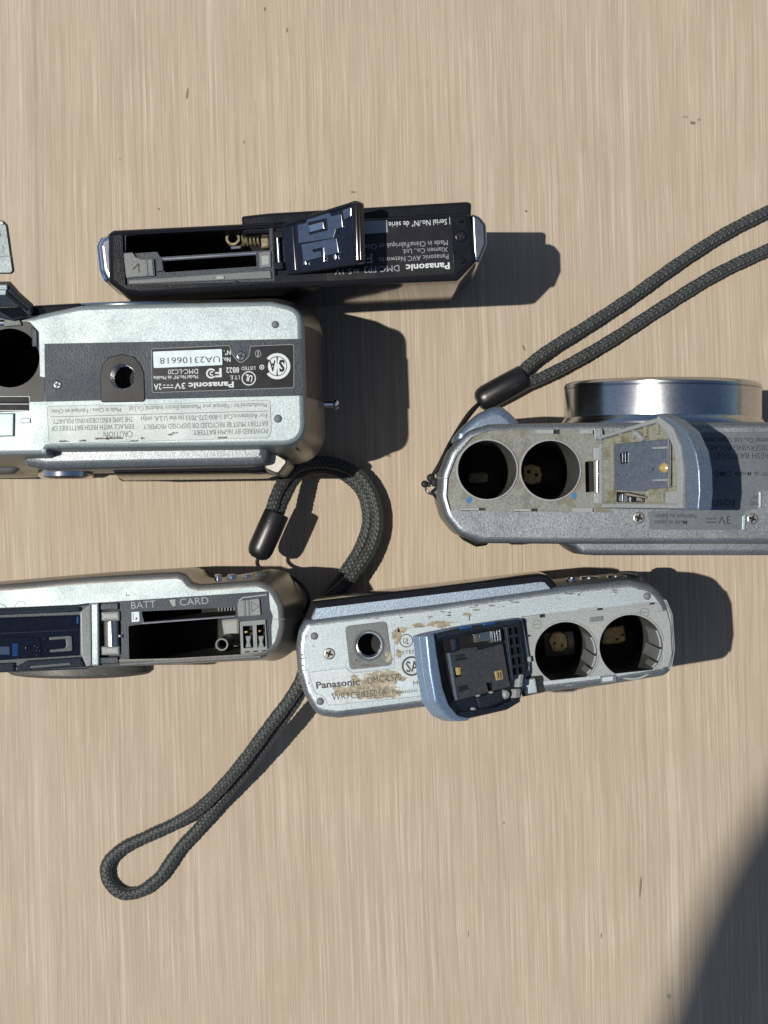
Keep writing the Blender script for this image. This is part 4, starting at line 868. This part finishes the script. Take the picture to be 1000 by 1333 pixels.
    # door laid open to the left
    D = tilted((117, 788, Z+1.0), (117, 868, Z+1.0), (0, 835, Z+7))
    q = MB(); q.solid(D, rp([(-60, 795, 2), (100, 787.5, 2), (118, 785, 2), (119, 867, 2), (112, 871, 2), (-60, 878, 2)], 2), bev(.4, .3)+[(0, -2.2)], MGREY, wm=DGREY, bottom=True); door = q.build('battery_door', T)
    prism('door_panel', D, rp([(-60, 806), (104, 800), (104, 853), (-60, 863)], 1), .25, .5, NAVY, door, .1)
    prism('door_wall', D, rp([(-60, 797), (103, 789.5), (104, 796), (-60, 803)], 1.5), .2, 1.6, DGREY, door, .4); prism('door_wall', D, rp([(20, 868), (36, 859.5), (104, 855), (110, 868), (20, 873)], 1.5), .2, 1.6, DGREY, door, .4)
    prism('door_wall', D, rp([(-60, 866), (18, 862), (18, 874), (-60, 878)], 1.5), .2, 1.5, DGREY, door, .4); prism('door_rail', D, rp([(40, 866), (90, 862), (92, 865), (38, 869.5)], 1), 1.5, 2.0, MGREY, door, .2)
    prism('door_slope', D, rp([(104, 796, 2), (118, 786, 1), (119, 866, 1), (112, 868, 3), (105, 850, 2)], 2), .2, 1.1, LGREY, door, .4)
    prism('door_plate', D, rp([(-60, 808), (102, 802), (102, 816), (-60, 825)], 1), .4, 1.0, NAVY, door, .25); prism('door_plate', D, rp([(-60, 829), (10, 828.5), (50, 829), (53, 838), (53, 856), (-60, 861)], 1.5), .4, .8, NAVY, door, .2)
    prism('door_plate', D, rp([(-60, 826.5), (102, 818.5), (102, 820.5), (-60, 828.5)], .8), .4, .9, DGREY, door, .2)
    u = [(64, 829, 2), (93, 827, 3), (94, 847, 3), (65, 849, 2), (64.5, 845.5, 1), (84, 843.5, 1), (86, 840, 1), (85.5, 833, 1), (84, 831.6, 1), (64, 833, 1)]
    prism('door_bracket', D, rp(u, 1), .4, 1.3, MGREY, door, .25)
    q = MB(); q.solid(D, circ(36, 843.5, 4, 18), bev(.2, 1.2)+[(0, .4)], NAVY, [(circ(36, 843.5, 2, 14), .8, CAVITY, CAVITY)]); q.build('door_boss', door)
    for k in range(7): prism('contact_strip', D, rect(19.5, 838.5+2.4*k, 7, 1.3, 2), .75, 1.0, BLUEP, door, .05)
    prism('contact_plate', D, rp([(-60, 842), (12, 841), (12.6, 852), (-60, 853)], .8), .7, 1.2, CHROME, door, .2)
    for x, y in ((46, 841), (50, 843), (48, 847), (52, 847), (59, 832), (60, 846), (48, 853), (24, 856)): dome(D, x, y, 1.6, 1.2, STEEL, door, 'door_pin')
    prism('contact_strip', D, rect(100.5, 807, 2.4, 9), 1.0, 1.2, BLUEP, door, .05); prism('door_slot', D, rp([(36, 865), (44, 864), (42, 868), (38, 868)], .8), 1.6, 1.7, CAVITY, door, .02)
    # lens ring at the front, buttons at the back, marks
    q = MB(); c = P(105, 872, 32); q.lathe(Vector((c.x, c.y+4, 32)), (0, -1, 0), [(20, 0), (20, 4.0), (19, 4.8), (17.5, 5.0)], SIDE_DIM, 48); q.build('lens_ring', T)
    for x, w in ((285, 9), (303, 12), (322, 12), (340, 14)):
        q = MB(); c = P(x, 760, 44); q.lathe(Vector((c.x, P(x, 758, Z).y-1.5, 46)), (0, 1, 0), [(w*.11, 0), (w*.11, 2.6), (w*.09, 3.2), (.01, 3.3)], CHROME, 20); q.build('control_button', T)
    flat('corner_mark', F, [[(164, 772), (165.2, 772), (165.4, 774.6), (169.4, 774.2), (169.6, 775.4), (164.4, 775.8)]], .03, OUTL, T)
    flat('body_seam', F, [arc(27, 790, 6.8, 7.5, 180, 340), arc(0, 796, 9.5, 10.5, 250, 340)], .03, OUTL, T)
    flat('body_seam', F, [[(355, 805.5), (371, 805.8), (371, 806.6), (355, 806.3)]], .03, OUTL, T)
    for x, y, z in ((379, 768, 40), (383, 772, 34), (380, 778, 42), (384, 799, 32)):
        q = MB(); a = P(x, y, z)
        q.lathe(a-Vector((.4, 0, 0)), (1, 0, .4), [(.9, 0), (.6, .5), (.01, .55)], BLACK, 8); q.build('chipped_spot', T)
dark_bay_camera()

# ---------------------------------------------------------------- wrist straps
def cap_mesh(a, b, r, sq):
    q = MB(); a, b = Vector(a), Vector(b); l = (b-a).length
    prof = [(.01, 0), (r*.45, .12), (r*.75, .7), (r*.92, 1.7), (r, 3.2), (r*1.02, l*.6), (r, l-.5), (r*.93, l), (r*.8, l), (r*.7, l-1.0), (.01, l-1.2)]
    q.lathe(a, b-a, prof, SOFTB, 32, sq); return q
def px_path(pts, n): return smooth([tuple(P(*p)) for p in pts], n, False)
def densify(path, step):
    out = [Vector(path[0])]; V = [Vector(p) for p in path]
    for a, b in zip(V, V[1:]):
        k = max(1, int(round((b-a).length/step)))
        for i in range(1, k+1): out.append(a+(b-a)*(i/k))
    return out
BR = dict(n=48, braid=(11, 1.45))

# strap of the lens camera, running out at the upper right
T = thing('wrist_strap', 'dark grey braided wrist strap running to the right edge beside the big lens barrel', 'wrist strap', P(690, 490, 0), 'braided wrist straps')
up = [(672, 494, 4.4), (690, 474, 4.0), (720, 452, 3.6), (765, 424, 3.2), (820, 388, 2.6), (880, 345, 2.3), (940, 306, 2.3), (1000, 275, 2.3), (1060, 248, 2.3), (1120, 235, 2.3), (1150, 255, 2.3), (1120, 280, 2.3)]
lo = [(678, 501, 4.4), (700, 494, 4.0), (745, 472, 3.4), (800, 440, 2.6), (860, 401, 2.3), (930, 358, 2.3), (1000, 325, 2.3), (1060, 302, 2.3), (1120, 280, 2.3)]
q = MB()
for p in (up, lo): q.tube(densify(px_path(p, 10), .22), 1.8, CORD, **BR)
q.build('cord', T)
cap_mesh(P(621, 524, 4.6), P(684, 490, 4.6), 3.7, .85).build('strap_end', T)
q = MB()
for k, dx in ((0, 0), (1, 4)):
    q.tube(px_path([(626, 523, 5), (612, 536+dx, 12), (598, 556+dx, 22), (584, 580+dx, 30), (573, 602+dx*.6, 33), (565, 616, 34), (559, 628, 34.5), (558, 634, 34.5)], 8), .52, STRING, 8)
q.build('string', T)
q = MB()
for x, y, r in ((561, 622, 1.15), (553, 630, 1.0), (566, 628, 1.2), (572, 616, .9)): q.lathe(P(x, y, 35)+Vector((0, 0, -r)), (0, 0, 1), [(.01, 0), (r*.7, r*.3), (r, r), (r*.7, r*1.7), (.01, r*2)], STRING, 12)
q.build('knot', T)

# long strap between the lower cameras
T = thing('wrist_strap', 'long dark braided wrist strap looping between the cameras and out to the lower left', 'wrist strap', P(350, 940, 0), 'braided wrist straps')
A = [(352, 672, 18.5), (361, 642, 17), (377, 616, 14), (400, 603.5, 9.5), (430, 602.5, 6.5), (460, 613, 6), (480, 634, 6), (490, 662, 6), (491, 686, 6), (484, 712, 6.5), (468, 738, 8), (446, 764, 10), (416, 790, 13), (404, 820, 16), (398, 862, 20), (386, 897, 20.5), (348, 949, 18), (308, 1002, 13.5), (268, 1045, 8), (235, 1068, 3.5), (193, 1088, 2.5), (160, 1104, 2.3), (140, 1124, 2.3), (141, 1147, 2.3), (159, 1163, 2.3), (184, 1160, 2.3), (209, 1141, 2.3)]
B = [(209, 1141, 2.3), (234, 1105, 2.3), (258, 1079, 2.4), (284, 1046, 5.0), (318, 1005, 9), (358, 951, 14), (393, 898, 17.5), (404, 862, 17), (406, 820, 13), (413, 792, 9), (433, 768, 5.5), (454, 738, 4), (470, 711, 3.2), (478.5, 685, 3.0), (478.5, 662, 3.0), (470, 638, 3.0), (454, 622, 3.2), (430, 610.5, 3.6), (404, 611, 6.5), (385, 622, 11), (371, 646, 14.5), (360, 675, 17)]
q = MB(); pa = px_path(A, 8)+px_path(B, 8)[1:]
q.tube(densify(pa, .22), 1.8, CORD, **BR); q.build('cord', T)
cap_mesh(P(334, 727, 18), P(361, 667, 18), 3.6, .85).build('strap_end', T)
q = MB(); q.tube(px_path([(338, 722, 18), (335, 733, 18.5), (342, 742, 21), (362, 747, 26), (384, 754, 30), (398, 768, 32), (402, 784, 32), (396, 797, 30), (388, 806, 28)], 8), .55, STRING, 8); q.build('string', T)

# ---------------------------------------------------------------- made-up sheet, out of view, whose edge throws the lower right corner shadow
edge = [P(x, y, 0)+SUNV*(1500.0) for x, y in ((1050, 955), (992, 1045), (956, 1106), (924, 1168), (896, 1234), (874, 1296), (858, 1340), (832, 1420))]
es = smooth([tuple(p) for p in edge], 5, False)
q = MB(); k = len(es); far = [Vector(p)+Vector((330-.25*i*0, -40, 60)) for i, p in enumerate(es)]
top = [Vector(p) for p in es]; off = Vector((0, 0, 3))
vs = top+far+[p+off for p in top]+[p+off for p in far]; fs = []
for i in range(k-1):
    fs += [[i, i+1, k+i+1, k+i], [2*k+i, 3*k+i, 3*k+i+1, 2*k+i+1], [i, 2*k+i, 2*k+i+1, i+1], [k+i, k+i+1, 3*k+i+1, 3*k+i]]
fs += [[0, k, 3*k, 2*k], [k-1, 3*k-1, 4*k-1, 2*k-1]]
q.add(vs, fs, BLOCKER); sh = q.build('shadow_blocker')
sh['label'] = 'made-up dark sheet, out of view, added to cast the corner shadow'; sh['category'] = 'sun shade'
